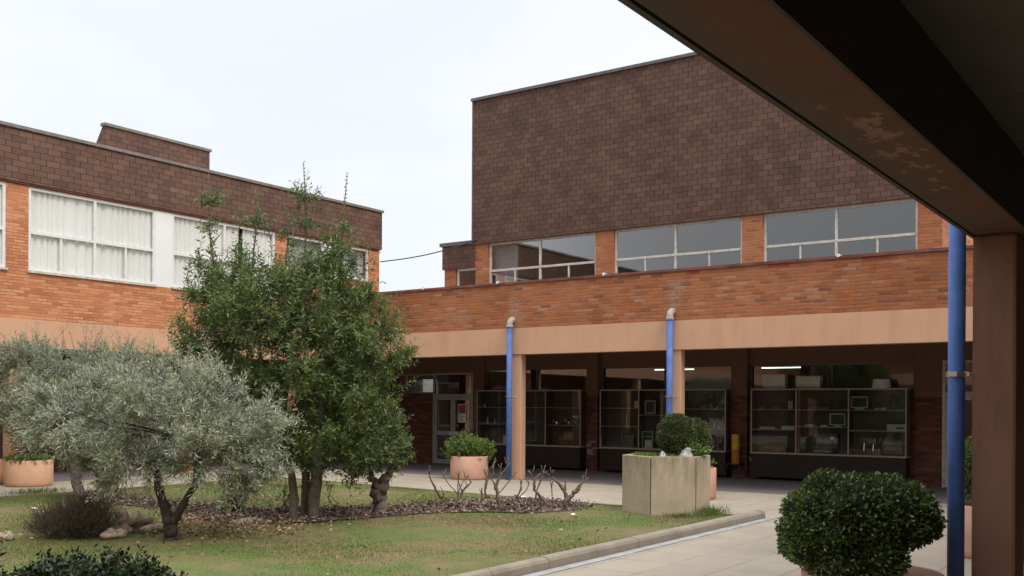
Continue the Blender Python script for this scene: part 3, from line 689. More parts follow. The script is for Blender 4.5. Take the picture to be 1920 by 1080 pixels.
# ================================================================== DISPLAY CABINETS
XC = 23.05
def cabinet(y0, y1, div, shelves, label, doors):
    K = root('display_cabinet', (XC + .19, (y0 + y1) / 2, 0), label, 'cabinet', 'glass fronted display cabinets under the arcade')
    xb = 23.43 if y1 < 17.5 else 23.4
    xb = 23.42
    m = MB(); m.box(XC, xb - .0, y0 + .01, y1 - .01, .07, .62); m.build('cupboard_base', 'cabinet_brown', K, bevel=.004)
    for d in doors: bx('door_gap', 'dark_interior', K, XC - .003, XC + .01, d - .004, d + .004, .09, .61)
    m = MB(); m.box(XC - .02, xb, y0, y1, .62, .655); m.build('ledge', 'cabinet_trim', K)
    m = MB(); m.box(xb - .02, xb, y0 + .02, y1 - .02, .655, 2.11); m.box(XC + .01, xb - .02, y0 + .005, y0 + .02, .655, 2.11); m.box(XC + .01, xb - .02, y1 - .02, y1 - .005, .655, 2.11); m.build('case', 'cabinet_back', K)
    m = MB(); m.box(XC, xb, y0, y1, 2.11, 2.14)
    for p in (y0 + .012, y1 - .012, *div): m.box(XC, XC + .025, p - .013, p + .013, .655, 2.11)
    m.build('frame', 'cabinet_trim', K)
    for d in div: bx('divider', 'cabinet_back', K, XC + .026, xb - .02, d - .008, d + .008, .655, 2.11)
    ed = [y0 + .02, *div, y1 - .02]
    for sct, zs in enumerate(shelves):
        for z in zs: bx('shelf', 'cabinet_trim', K, XC + .03, xb - .02, ed[sct] + .01, ed[sct + 1] - .01, z - .018, z)
    bx('glass_front', 'glass_cab', K, XC + .010, XC + .014, y0 + .02, y1 - .02, .66, 2.108)
    for yy in (y0 + .12, (y0 + y1) / 2, y1 - .12):
        for xx in (.06, .3): MB().lathe(XC + xx, yy, [(.022, .006), (.022, .07)], 10).build('foot', 'black_plastic', K)
    return K
# sections listed from low y (right in view) to high y (left in view)
cabinet(13.91, 17.32, [15.02, 16.2], [[1.67, 1.2], [1.67], [1.67, 1.2]], 'glass fronted brown display cabinet partly behind the left arcade column, next to the entrance', [15.6])
cabinet(9.85, 13.33, [11.0, 12.2], [[1.66, 1.18], [1.5], [1.67, 1.2]], 'glass fronted brown display cabinet in the middle, behind the concrete planter', [11.6])
cabinet(5.68, 9.22, [6.93, 8.13], [[1.66, 1.2], [1.66, 1.27], [1.66, 1.19]], 'glass fronted brown display cabinet on the right with old computers inside', [7.95])
# contents -------------------------------------------------------------
def item(name, y, z, parts, label, cat, group=None, x=23.2):
    """parts: list of (part name, material, function(MB))"""
    if len(parts) == 1:
        m = MB(); parts[0][2](m); m.v = [(x + a, y + b, z + c) for a, b, c in m.v]
        return single(name, m, parts[0][1], label, cat, group)
    r = root(name, (x, y, z), label, cat, group)
    for pn, mt, fn in parts:
        m = MB(); fn(m); m.v = [(x + a, y + b, z + c) for a, b, c in m.v]; m.build(pn, mt, r, bevel=.004)
    return r
def crt(y, z, w, h, label):
    item('computer_monitor', y, z, [
        ('housing', 'beige', lambda m: m.box(-.06, -.04, -w / 2, w / 2, .04, .065).box(-.06, -.04, -w / 2, w / 2, h - .03, h).box(-.06, -.04, -w / 2, -w / 2 + .03, .065, h - .03).box(-.06, -.04, w / 2 - .03, w / 2, .065, h - .03).box(-.04, .14, -w / 2 + .02, w / 2 - .02, .06, h - .02)),
        ('screen', 'screen', lambda m: m.box(-.05, -.041, -w / 2 + .03, w / 2 - .03, .065, h - .03)),
        ('stand', 'beige', lambda m: m.box(-.04, .08, -w / 4, w / 4, 0, .045))], label, 'monitor', 'old monitors in the display cabinet')
crt(7.12 + .08, 1.27, .36, .31, 'square cream monitor with grey screen on the middle shelf of the right cabinet')
crt(6.72, 1.66, .38, .30, 'rounded cream monitor on the top shelf of the right cabinet')
item('desktop_computer', 5.92, 1.2, [('case', 'beige', lambda m: m.box(-.06, .16, -.2, .2, 0, .15)), ('drive_slot', 'black_plastic', lambda m: m.box(-.064, -.058, -.17, .0, .05, .085))], 'beige desktop computer with black slot on the middle shelf of the right cabinet', 'computer')
def slab(name, y, z, w, h, mat, label, cat): item(name, y, z, [('b', mat, lambda m: m.box(-.06, .12, -w / 2, w / 2, 0, h).box(-.05, .1, -w / 2 + .03, w / 2 - .05, h, h + h * .25))], label, cat)
slab('circuit_tray', 6.68, 1.2, .42, .02, 'dark_frame', 'flat dark tray on the middle shelf left of the beige desktop computer', 'tray')
slab('disk_box', 6.33, 1.66, .1, .045, 'beige', 'small beige box beside the rounded monitor in the right cabinet', 'box')
slab('paper_box', 6.2, 1.66, .09, .05, 'offwhite', 'small white box at the middle of the top right shelf of the right cabinet', 'box')
slab('keyboard', 8.85, 1.19, .38, .05, 'beige', 'cream keyboard on the middle left shelf of the right cabinet', 'keyboard')
slab('paper_stack', 8.36, 1.19, .3, .07, 'offwhite', 'stack of white manuals on the middle left shelf of the right cabinet', 'paper stack')
slab('radio_base', 8.98, 1.66, .16, .05, 'dark_frame', 'low dark device at the left end of the top shelf in the right cabinet', 'device')
slab('tape_recorder', 8.62, 1.66, .25, .05, 'dark_frame', 'flat dark recorder beside the white books in the right cabinet', 'recorder')
for k, (y, m_) in enumerate(((8.32, 'offwhite'), (8.265, 'beige'))): item('book', y, 1.66, [('b', m_, lambda m: m.box(-.05, .09, -.022, .022, 0, .2).box(-.055, -.05, -.02, .02, .02, .04))], ('left one of two upright white books on the top shelf of the right cabinet', 'right one of two upright books on the top shelf of the right cabinet')[k], 'book', 'upright books in the right cabinet')
slab('printer', 8.72, .66, .62, .1, 'wood_brown', 'long tan box on the bottom left of the right cabinet', 'box')
slab('typewriter_case', 7.62, 1.66, .5, .05, 'dark_frame', 'flat dark case on the top middle shelf of the right cabinet', 'case')
slab('calculator', 7.85, 1.27, .2, .04, 'offwhite', 'pale calculator on the middle shelf of the right cabinet, left of the other small one', 'calculator')
slab('calculator', 7.52, 1.27, .14, .035, 'offwhite', 'small pale calculator on the middle shelf next to the square cream monitor', 'calculator')
item('typewriter', 7.55, .66, [('body', 'dark_frame', lambda m: m.box(-.05, .14, -.24, .24, 0.0, .09)), ('carriage', 'trim_dark', lambda m: m.tube([(.06, -.28, .13), (.06, .28, .13)], .03, 10)), ('keys', 'steel', lambda m: [m.box(-.09 + .02 * r_, -.078 + .02 * r_, -.2 + .04 * c_, -.18 + .04 * c_, .03 + .02 * r_, .05 + .02 * r_) for r_ in range(3) for c_ in range(10)])], 'black typewriter low in the middle section of the right cabinet', 'typewriter')
item('cash_register', 7.5, .86, [('body', 'trim_dark', lambda m: m.box(-.02, .15, -.28, .28, 0.03, .24).box(-.06, .15, -.3, .3, 0, .03)), ('display', 'steel', lambda m: m.box(-.03, -.018, -.22, -.12, .12, .19)), ('key_rows', 'trim_grey', lambda m: [m.box(-.035, -.02, -.05 + .05 * c_, -.02 + .05 * c_, .07 + .05 * r_, .1 + .05 * r_) for r_ in range(3) for c_ in range(6)])], 'dark office machine with a small bright label above the typewriter in the right cabinet', 'office machine')
item('projector', 5.98, .66, [('body', 'dark_frame', lambda m: m.box(-.05, .15, -.2, .2, 0.03, .17).box(-.04, .14, -.16, .16, .17, .2)), ('feet', 'black_plastic', lambda m: m.box(-.03, 0, -.17, -.14, 0, .03).box(-.03, 0, .14, .17, 0, .03))], 'grey printer low in the right section of the right cabinet', 'printer')
def microscope(y, z, label, s=1.):
    item('microscope', y, z, [('base', 'black_plastic', lambda m: m.box(-.05 * s, .07 * s, -.05 * s, .05 * s, 0, .02)), ('arm', 'trim_dark', lambda m: m.tube([(.05 * s, 0, .02), (.06 * s, 0, .12 * s), (.0, 0, .18 * s)], .012, 8)), ('tube', 'chrome', lambda m: m.tube([(-.02, 0, .08 * s), (.01, 0, .24 * s)], .017 * s, 10)), ('mirror', 'chrome', lambda m: m.lathe(-.03, 0, [(.0, .03), (.025 * s, .04), (.025 * s, .05), (0, .055)], 12, False, False))], label, 'microscope', 'microscopes in the display cabinets')
microscope(6.62, .66, 'tall microscope at the left of the bottom right section in the right cabinet', 1.1)
microscope(6.42, .66, 'shiny microscope low in the right cabinet, beside the grey printer', 1.)
item('flower_vase', 6.0, 1.66, [('vase', 'glass_green', lambda m: m.lathe(0, 0, [(.02, 0), (.035, .05), (.015, .1), (.02, .12)], 12)), ('flowers', 'leaf_red', lambda m: [m.tube([(0, 0, .11), (random.uniform(-.04, .04), random.uniform(-.14, .14), random.uniform(.2, .36))], [.004, .014], 5) for _ in range(14)])], 'dark dried flower vase on the top right shelf of the right cabinet', 'vase')
item('lamp_shade', 6.25, 2.145, [('b', 'offwhite', lambda m: m.lathe(0, 0, [(.19, 0), (.2, .02), (.17, .19), (.16, .2)], 24))], 'round off-white bowl standing on top of the right cabinet', 'bowl')
for k, (y, w, h, lab) in enumerate(((8.72, .55, .32, 'white block imitating a window reflection, on the right cabinet at its left end'), (7.9, .55, .27, 'white block imitating a window reflection, on the right cabinet near its middle'))):
    item('reflection_block', y, 2.145, [('box', 'offwhite', lambda m: m.box(-.0, .2, -w / 2, w / 2, 0, h)), ('lid', 'ceiling_white', lambda m: m.box(-.005, .205, -w / 2 - .005, w / 2 + .005, h, h + .02))], lab, 'reflection_block', 'window reflection blocks on the right cabinet')  # white blocks added to imitate bright window reflections above the cabinet
def pframe(y, z, w, h, label):
    t_ = .025
    item('picture_frame', y, z, [('frame', 'offwhite', lambda m: m.box(0, .02, -w / 2, w / 2, 0, t_).box(0, .02, -w / 2, w / 2, h - t_, h).box(0, .02, -w / 2, -w / 2 + t_, t_, h - t_).box(0, .02, w / 2 - t_, w / 2, t_, h - t_)), ('picture', 'cabinet_back', lambda m: m.box(.008, .018, -w / 2 + t_, w / 2 - t_, t_, h - t_))], label, 'picture frame')
pframe(12.0 - .05, 1.53, .3, .33, 'pale square picture frame standing on the middle shelf of the middle cabinet')
item('glass_case', 12.0, .66, [('frame', 'steel', lambda m: [m.box(-.05, -.035, a, a + .015, 0, .42) for a in (-.15, .135)] + [m.box(-.05, -.035, -.135, .135, zz, zz + .015) for zz in (0.0, .28, .405)] and m), ('instrument', 'offwhite', lambda m: m.box(0, .1, -.1, .1, .02, .2))], 'metal framed instrument case at the bottom middle of the middle cabinet', 'instrument')
item('meter', 12.35, 1.67, [('b', 'offwhite', lambda m: m.box(0, .08, -.05, .05, 0, .18).box(-.01, 0, -.035, .035, .08, .15))], 'small white meter on the top left shelf of the middle cabinet', 'meter')
item('metal_rod_stand', 12.62, 1.2, [('b', 'steel', lambda m: m.lathe(0, 0, [(.05, 0), (.05, .012), (.01, .016), (.01, .3), (.014, .31), (.0, .32)], 12))], 'thin metal rod stand on the middle left shelf of the middle cabinet', 'stand')
item('press_machine', 12.55, .66, [('body', 'trim_grey', lambda m: m.box(-.03, .12, -.17, .17, 0, .06).box(0, .1, -.12, .12, .06, .25).tube([(.04, -.15, .28), (.04, .15, .28)], .035, 10)), ('lever', 'steel', lambda m: m.tube([(0, .15, .1), (-.04, .2, .3)], .008, 6))], 'grey cast machine at the bottom left of the middle cabinet', 'machine')
slab('slide_viewer', 10.45, 1.66, .16, .07, 'trim_grey', 'small grey viewer on the top right shelf of the middle cabinet', 'viewer')
bots = ((10.82, .2, 'brass', 'tall brass bottle at the left of the row in the middle cabinet'), (10.7, .26, 'offwhite', 'pale tall bottle second in the row on the right shelf of the middle cabinet'), (10.58, .24, 'wood_brown', 'brown bottle in the centre of the row in the middle cabinet'), (10.46, .17, 'glass_green', 'short green bottle beside the brown bottle in the middle cabinet'), (10.2, .27, 'brass', 'tallest brass bottle near the right end of the middle cabinet'), (10.08, .09, 'offwhite', 'small white jar at the right end of the bottle row in the middle cabinet'))
for y, h, m_, lab in bots: item('bottle', y, 1.18, [('b', m_, lambda m: m.lathe(0, 0, [(.032, 0), (.034, h * .6), (.012, h * .78), (.012, h), (.0, h)], 14, True, False))], lab, 'bottle', 'bottles on the right shelf of the middle cabinet')
for k, (y, m_, h) in enumerate(((10.35, 'brass', .22), (10.12, 'wood_brown', .26))): item('figurine', y, .66, [('b', m_, lambda m: m.lathe(0, 0, [(.05, 0), (.05, .02), (.02, .05), (.035, h * .5), (.02, h * .7), (.03, h * .85), (0, h)], 12, True, False))], ('brass ornament low in the middle cabinet, left of the brown one', 'brown ornament low at the right end of the middle cabinet')[k], 'ornament', 'ornaments low in the middle cabinet')
def teapot(y, z, s, label):
    item('teapot', y, z, [('body', 'chrome', lambda m: m.lathe(0, 0, [(.02 * s, 0), (.05 * s, .02 * s), (.055 * s, .06 * s), (.03 * s, .1 * s), (.0, .115 * s)], 14, True, False)), ('spout', 'chrome', lambda m: m.tube([(0, .045 * s, .04 * s), (0, .08 * s, .07 * s), (0, .095 * s, .1 * s)], [.014 * s, .01 * s, .007 * s], 8)), ('handle', 'chrome', lambda m: m.tube([(0, -.045 * s, .08 * s), (0, -.09 * s, .07 * s), (0, -.05 * s, .02 * s)], .006 * s, 6))], label, 'teapot', 'shiny pots in the left cabinet')
teapot(14.72, 1.2, 1.5, 'shiny metal pot beside the left divider of the left cabinet middle shelf'); teapot(14.34, 1.2, 1.6, 'shiny metal pot in the middle of the left cabinet right shelf'); teapot(14.08, 1.2, 1.1, 'smallest shiny metal pot at the right end of the left cabinet')
item('globe', 14.15, 1.36, [('bowl', 'offwhite', lambda m: m.lathe(.06, 0, [(.03, 0), (.11, .05), (.12, .09), (.1, .09)], 16)), ('stem', 'brass', lambda m: m.lathe(.06, 0, [(.05, -.16), (.012, -.15), (.012, 0)], 10))], 'pale bowl on a brass stem on the middle shelf of the left cabinet', 'bowl')
item('model_bench', 14.42, .66, [('top', 'wood_brown', lambda m: m.box(-.04, .12, -.2, .2, .14, .17).box(.09, .12, -.16, .16, .17, .36)), ('legs', 'wood_brown', lambda m: m.box(-.03, 0, -.19, -.16, 0, .14).box(-.03, 0, .16, .19, 0, .14).box(.08, .11, -.19, -.16, 0, .14).box(.08, .11, .16, .19, 0, .14))], 'small wooden model bench low in the right section of the left cabinet', 'model')
item('certificate', 16.42, .66, [('b', 'offwhite', lambda m: m.box(0, .02, -.09, .09, 0.0, .22).box(.02, .06, -.02, .02, 0, .15))], 'small white card standing low in the left cabinet beside the blue downpipe', 'card')
for k, (y, z, h) in enumerate(((17.15, 1.67, .1), (16.95, 1.67, .07), (16.65, 1.67, .09), (17.05, 1.2, .2), (16.8, 1.2, .15))):
    item('small_flask', y, z, [('b', ('offwhite', 'steel', 'glass_green')[k % 3], lambda m: m.lathe(0, 0, [(.035, 0), (.04, h * .3), (.012, h * .6), (.014, h)], 12))], ('first small flask from the left on the top shelf of the left cabinet', 'tiny squat flask second from the left on the top shelf of the left cabinet', 'third small flask on the top shelf of the left cabinet', 'taller flask at the left of the middle shelf of the left cabinet', 'second flask on the middle left shelf of the left cabinet')[k], 'flask', 'small flasks in the left cabinet')

# yellow and orange drum on a black stool
Sx, Sy = 23.15, 9.63
St = root('stool', (Sx, Sy, 0), 'black metal stool carrying the yellow and orange drum between two cabinets', 'stool')
MB().box(Sx - .2, Sx + .16, Sy - .17, Sy + .17, .33, .36).build('seat', 'black_plastic', St)
for sx, sy in ((-1, -1), (-1, 1), (1, -1), (1, 1)): MB().tube([(Sx - .02 + sx * .14, Sy + sy * .14, .33), (Sx - .02 + sx * .18, Sy + sy * .2, 0)], .013, 6).build('leg', 'black_plastic', St)
Dr = root('drum', (Sx, Sy, .36), 'tall drum, yellow above and orange below, on a black stool between cabinets', 'drum')
MB().lathe(Sx, Sy, [(.10, .36), (.10, .70)], 24).build('lower_half', 'orange_paint', Dr, smooth=False)
MB().lathe(Sx, Sy, [(.101, .70), (.101, 1.04), (.09, 1.05)], 24).build('upper_half', 'yellow_paint', Dr)
MB().box(23.36, 23.4, 9.36, 9.44 , .42, .52).v
single('wall_socket', MB().box(23.395, 23.45, 9.30, 9.37, .42, .50).box(23.385, 23.395, 9.315, 9.355, .44, .48), 'offwhite', 'small pale wall socket beside the black stool', 'socket')

# bin on the brick wall
single('waste_bin', prism(MB(), 23.12, 23.39, [(20.04, .42), (20.0, .92), (20.4, .92), (20.36, .42)]).box(23.1, 23.395, 19.98, 20.42, .92, .95), 'black_plastic', 'black bin hung on the dark brick wall left of the entrance doors', 'bin', bevel=.03)
# poster on the door
Po = root('poster', (23.37, 18.1, 1.2), 'red and white notice taped inside the right leaf of the entrance doors', 'poster')
bx('sheet', 'paper', Po, 23.392, 23.394, 17.96, 18.26, 1.22, 1.75)
bx('picture_block', 'poster_red', Po, 23.389, 23.3915, 17.98, 18.24, 1.48, 1.73)
k = MB()
rr = random.Random(8)
for i in range(5):
    k.box(23.389, 23.3915, 18.24 - rr.uniform(.16, .25), 18.24, 1.43 - i * .042, 1.445 - i * .042)
k.build('text_lines', 'dark_frame', Po)
single('door_stick', MB().box(23.3, 23.36, 17.62, 17.72, 0, 1.0).box(23.29, 23.37, 17.6, 17.74, .98, 1.02), 'wood_brown', 'upright brown wooden board leaning by the right side of the entrance doors', 'board')

# ================================================================== POTS AND PLANTERS
def pot(cx, cy, r, h, mat, label, group='round terracotta pots around the courtyard', z=0.):
    P = root('plant_pot', (cx, cy, z), label, 'plant pot', group)
    MB().lathe(cx, cy, [(r * .93, z), (r * .975, z + .03), (r, z + .08), (r, z + h - .01), (r - .012, z + h), (r - .04, z + h), (r - .045, z + h - .09)], 56, True, False).build('wall', mat, P, smooth=True)
    MB().lathe(cx, cy, [(r - .045, z + h - .09), (.2, z + h - .07)], 40, False, True).build('soil', 'soil', P)
    return P
pot(18.95, 14.45, .44, .54, 'pot_pink', 'pinkish round pot holding a leafy shrub, left of the first arcade column')
pot(11.65, 20.35, .46, .54, 'pot_terra', 'orange round pot with a reddish climber at the far left of the courtyard')
pot(11.3, 21.5, .46, .52, 'pot_terra', 'orange round pot half hidden behind the far left pot')
pot(7.16, 1.99, .465, .6, 'pot_pink', 'large round pot at the bottom right holding the big clipped bush')
pot(12.95, 2.25, .46, .6, 'pot_pink', 'round pot behind the foreground post with a ball bush')
pot(17.59, 8.15, .42, .58, 'pot_pink', 'round pot standing behind the right side of the concrete planter')

def ellipsoid(c, r, seed=0, amp=.06, n=24, m=14):
    rg = random.Random(seed); ph = [rg.uniform(0, 6) for _ in range(6)]; mb = MB(); v = []
    for j in range(m + 1):
        th = math.pi * j / m
        for i in range(n):
            a = 2 * math.pi * i / n; d = Vector((math.sin(th) * math.cos(a), math.sin(th) * math.sin(a), math.cos(th)))
            k_ = 1 + amp * (math.sin(3 * d.x * 2 + ph[0]) + math.sin(4 * d.y + ph[1]) + math.sin(5 * d.z + ph[2]) + .6 * math.sin(9 * d.x + ph[3]) * math.sin(8 * d.y + ph[4])) / 2
            v.append((c[0] + d.x * r[0] * k_, c[1] + d.y * r[1] * k_, c[2] + d.z * r[2] * k_))
    f = [(j * n + i, j * n + (i + 1) % n, (j + 1) * n + (i + 1) % n, (j + 1) * n + i) for j in range(m) for i in range(n)]
    mb.smooth = True; return mb.add(v, f)
def lumps(blobs, n, r0, r1, seed):
    rg = random.Random(seed); o = list(blobs)
    for _ in range(n):
        c, r = rg.choice(blobs[:3]); d = Vector((rg.gauss(0, 1), rg.gauss(0, 1), rg.gauss(0, .8))).normalized(); q = rg.uniform(r0, r1); k = .97 - q / max(r) * .55
        o.append(((c[0] + d.x * r[0] * k, c[1] + d.y * r[1] * k, c[2] + d.z * r[2] * k), (q, q, q * .85)))
    return o
def clipped(name, blobs, n, leaf, mat, label, cat, group=None, seed=1, core=.86, out_w=.6, stems=None, rough=.05, lump=.02):
    """bush whose leaf clusters sit on the skin of ellipsoids (world centre, radii)"""
    rng = np.random.default_rng(seed); b0 = blobs[0][0]
    base = (b0[0], b0[1], min(c[2] - r[2] for c, r in blobs))
    Rt = root(name, base, label, cat, group)
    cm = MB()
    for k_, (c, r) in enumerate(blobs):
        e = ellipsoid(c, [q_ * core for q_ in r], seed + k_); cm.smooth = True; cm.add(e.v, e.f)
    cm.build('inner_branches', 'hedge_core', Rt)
    Vs = []; Fs = []; Ts = []; o_ = 0
    tot = sum((r[0] * r[1] * r[2]) ** .667 for c, r in blobs)
    for c, r in blobs:
        k_ = int(n * (r[0] * r[1] * r[2]) ** .667 / tot); d = norm(rng.normal(size=(k_, 3)))
        bump_ = 1 + rough * (np.sin(d[:, 0] * 9 + seed) * np.sin(d[:, 1] * 8 + 1) + np.sin(d[:, 2] * 10 + d[:, 0] * 5)) + lump * np.sin(d[:, 0] * 27 + 3 * np.sin(d[:, 2] * 9)) * np.sin(d[:, 1] * 25 + 2) * np.sin(d[:, 2] * 26 + 1)
        P = np.array(c) + d * np.array(r) * (bump_ * rng.uniform(.84, 1.0, k_) ** .8)[:, None]
        # drop leaves buried in other blobs
        keep = np.ones(k_, bool)
        for c2, r2 in blobs:
            if c2 is not c: keep &= (((P - np.array(c2)) / np.array(r2)) ** 2).sum(1) > .7
        P = P[keep]; d = d[keep]
        cl = rng.normal(size=(len(P), 3)) * .6
        V, F = leaves(P, d * out_w + cl + np.array([0, 0, .25]), leaf * rng.uniform(.7, 1.3, len(P)), leaf * .62, rng)
        Vs.append(V); Fs.append(F + o_); o_ += len(V); Ts.append(np.repeat(rng.uniform(0, 1, len(P)) ** 3, 4))
    fast_mesh('foliage', np.concatenate(Vs), np.concatenate(Fs), mat, Rt, np.concatenate(Ts))
    return Rt
def wp(base, r, b, z): q = np.array(base) + RTn * r + FWn * b; return (float(q[0]), float(q[1]), z)
fb = (7.16, 1.99)
fbc = (7.05, 2.03, 0)
clipped('clipped_bush', lumps([(wp(fbc, -.10, 0, .98), (.37, .40, .29)), (wp(fbc, .12, 0, .99), (.36, .38, .28)), (wp(fbc, -.20, .0, .84), (.29, .34, .26)), (wp(fbc, -.12, -.12, .66), (.22, .25, .2)), (wp(fbc, .06, -.24, .72), (.17, .16, .14)), (wp(fbc, .30, .0, .94), (.22, .24, .16))], 34, .07, .13, 4), 34000, .029, 'leaf_box', 'big rounded dark green clipped bush in the foreground pot at the bottom right', 'bush', seed=5, rough=.03, lump=.05)
clipped('clipped_bush', [((12.95, 2.25, 1.0), (.42, .42, .42))], 6000, .035, 'leaf_box', 'clipped bush glimpsed between the foreground pipe and post', 'bush', seed=9)
# shrub in pink pot
def shrub(name, base, blobs, n, nl, SL, leaf, wid, mat, label, cat, group=None, seed=1, upw=.5, spread=.8, bark='bark_vine', stems=6, gap=0., pw=.45):
    rng = np.random.default_rng(seed)
    Rt = root(name, base, label, cat, group)
    P, O = blob_points(base, blobs, n, rng, pw, gap)
    D_ = O * .8 + UPn * upw + rng.normal(size=P.shape) * .35
    V, F, T, SV, SF = shoots(P, D_, rng.uniform(.5, 1.2, len(P)) * SL, nl, leaf, wid, rng, spread)
    fast_mesh('foliage', V, F, mat, Rt, T); fast_mesh('twigs', SV, SF, bark, Rt)
    if stems:
        m = MB()
        for k_ in range(stems):
            q = P[rng.integers(len(P))]; b_ = np.array(base) + rng.normal(size=3) * [.05, .05, 0]
            m.tube([b_, (b_ * .5 + q * .5) + rng.normal(size=3) * .04, q], [.012, .008, .004], 6)
        m.build('stem', bark, Rt)
    return Rt
shrub('potted_shrub', (18.95, 14.45, .45), [(-.1, 0, .28, .38, .38, .26), (.25, 0, .2, .3, .3, .2), (-.35, 0, .15, .22, .22, .18)], 420, 12, .16, .07, .03, 'leaf_bright', 'bushy green shrub with yellowish leaves in the pinkish pot', 'shrub', seed=3)
shrub('potted_shrub', (11.65, 20.35, .47), [(0, 0, .75, .45, .45, .65), (-.1, 0, 1.1, .3, .3, .4)], 420, 12, .18, .06, .028, 'leaf_red', 'reddish brown climber in the orange pot at far left', 'shrub', seed=4, upw=.8)
shrub('pot_groundcover', (11.65, 20.35, .49), [(0, -.1, .06, .44, .42, .07)], 260, 9, .08, .05, .03, 'leaf_bright', 'bright green trailing leaves over the rim of the far left orange pot', 'ground cover', seed=5, stems=0)
shrub('potted_shrub', (17.59, 8.15, .5), [(0, 0, .12, .33, .33, .12)], 160, 10, .12, .05, .025, 'leaf_box', 'low green shrub in the pot behind the concrete planter', 'shrub', seed=6)

# concrete octagonal planter
PC = np.array([14.56, 7.21]); PR = .695; PT = .955
Pl = root('concrete_planter', (PC[0], PC[1], .0), 'tall hexagonal planter of weathered concrete panels standing in the lawn corner', 'planter')
dirc = np.arctan2(-PC[1] + .0, -PC[0] + 0) + R_(10)
for k_ in range(6):
    a0 = dirc + (k_ - .5) * math.pi / 3 + .012; a1 = dirc + (k_ + .5) * math.pi / 3 - .012; m = MB()
    o0 = PC + PR * np.array([math.cos(a0), math.sin(a0)]); o1 = PC + PR * np.array([math.cos(a1), math.sin(a1)]); i0 = PC + (PR - .085) * np.array([math.cos(a0), math.sin(a0)]); i1 = PC + (PR - .085) * np.array([math.cos(a1), math.sin(a1)])
    m.add([(*o0, .02), (*o1, .02), (*i1, .02), (*i0, .02), (*o0, PT), (*o1, PT), (*i1, PT), (*i0, PT)], [(3, 2, 1, 0), (4, 5, 6, 7), (0, 1, 5, 4), (1, 2, 6, 5), (2, 3, 7, 6), (3, 0, 4, 7)])
    m.build('panel', 'planter_concrete', Pl, bevel=.008)
MB().lathe(PC[0], PC[1], [(PR - .16, .1), (PR - .16, .88), (.1, .92)], 18, True, True).build('soil', 'soil', Pl)
pb = (PC[0], PC[1], 0)
clipped('box_ball', [(wp(pb, .14, -.12, 1.265), (.31, .31, .34))], 11000, .026, 'leaf_topiary', 'clipped egg shaped box ball on the left in the concrete planter', 'topiary', 'clipped balls in the concrete planter', seed=12, rough=.03)
clipped('box_ball', [(wp(pb, .47, .15, 1.21), (.24, .25, .32))], 9000, .026, 'leaf_topiary', 'clipped box ball on the right, behind the other one in the concrete planter', 'topiary', 'clipped balls in the concrete planter', seed=13, rough=.03)
shrub('planter_plant', wp(pb, .36, -.3, .94), [(0, 0, .08, .2, .12, .1)], 90, 9, .1, .06, .04, 'leaf_bright', 'broad leaved bright green plant at the foot of the right box ball', 'plant', seed=15, stems=0)
rng = np.random.default_rng(31)
n = 2200; a_ = rng.uniform(0, 6.28, n); r_ = np.sqrt(rng.uniform(0, 1, n)) * .53
P = np.stack([PC[0] + r_ * np.cos(a_), PC[1] + r_ * np.sin(a_), np.full(n, .92)], 1)
V, F = leaves(P, rng.normal(size=(n, 3)) * .6 + UPn, rng.uniform(.03, .10, n), .018, rng)
tag(fast_mesh('planter_weeds', V, F, 'leaf_bright', None, np.repeat(rng.uniform(0, 1, n), 4), (PC[0], PC[1], .89)), 'low green weeds covering the soil of the concrete planter', 'weeds', kind='stuff')
def rock(c, r, mat, label, group=None, seed=1):
    e = ellipsoid((0, 0, 0), r, seed, .34, 22, 14); rg = random.Random(seed)
    e.v = [(x + rg.uniform(-1, 1) * r[0] * .07 + c[0], y + rg.uniform(-1, 1) * r[1] * .07 + c[1], z + rg.uniform(-1, 1) * r[2] * .07 + c[2]) for x, y, z in e.v]
    return single('rock', e, mat, label, 'rock', group)
rock(wp(pb, .24, -.42, .97), (.13, .09, .09), 'rock_white', 'pale pointed rock on top of the concrete planter', seed=3)
rock(wp(pb, -.12, -.45, .96), (.06, .05, .05), 'rock_white', 'small pale stone at the foot of the left box ball', seed=4)

# ================================================================== TREES
def gnarl(base, path, rads, rng, n=10, sub=6):
    """subdivide a limb with wobble, returns pts,radii"""
    pts = []; rs = []
    for k_ in range(len(path) - 1):
        for i in range(sub):
            t_ = i / sub; p = np.array(path[k_]) * (1 - t_) + np.array(path[k_ + 1]) * t_; r = rads[k_] * (1 - t_) + rads[k_ + 1] * t_
            pts.append(p + rng.normal(size=3) * r * .14 * (1 if pts else 0)); rs.append(r * (1 + rng.normal() * .08))
    pts.append(np.array(path[-1])); rs.append(rads[-1]); return pts, rs
def loc2w(base, p): q = np.array((base[0], base[1], 0.)) + RTn * p[0] + FWn * p[1]; return np.array([q[0], q[1], p[2]])
def clumped(base, blobs, n, nc, rng, gap, gs, cr, upw, loose=.25, pw=.35):
    """shoots gathered in fan shaped sprays at the crown's skin, plus some loose ones inside"""
    Pc, Oc = blob_points(base, blobs, nc, rng, pw, gap, gs); k = int(n * (1 - loose) / max(len(Pc), 1)); Cd = norm(Oc * .9 + UPn * upw)
    size = rng.uniform(.6, 1.3, len(Pc)); off = norm(rng.normal(size=(len(Pc), k, 3))) * rng.uniform(0, 1, (len(Pc), k, 1)) * cr * size[:, None, None]
    P = (Pc[:, None] + off).reshape(-1, 3); D_ = (Cd[:, None] + off / cr * .5 + rng.normal(size=off.shape) * .28).reshape(-1, 3)
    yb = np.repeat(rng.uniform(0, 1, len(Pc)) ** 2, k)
    P2, O2 = blob_points(base, blobs, int(n * loose), rng, .6, 0, gs)
    return np.concatenate([P, P2]), np.concatenate([D_, O2 * .7 + UPn * upw + rng.normal(size=P2.shape) * .4]), np.concatenate([yb, np.zeros(len(P2))])
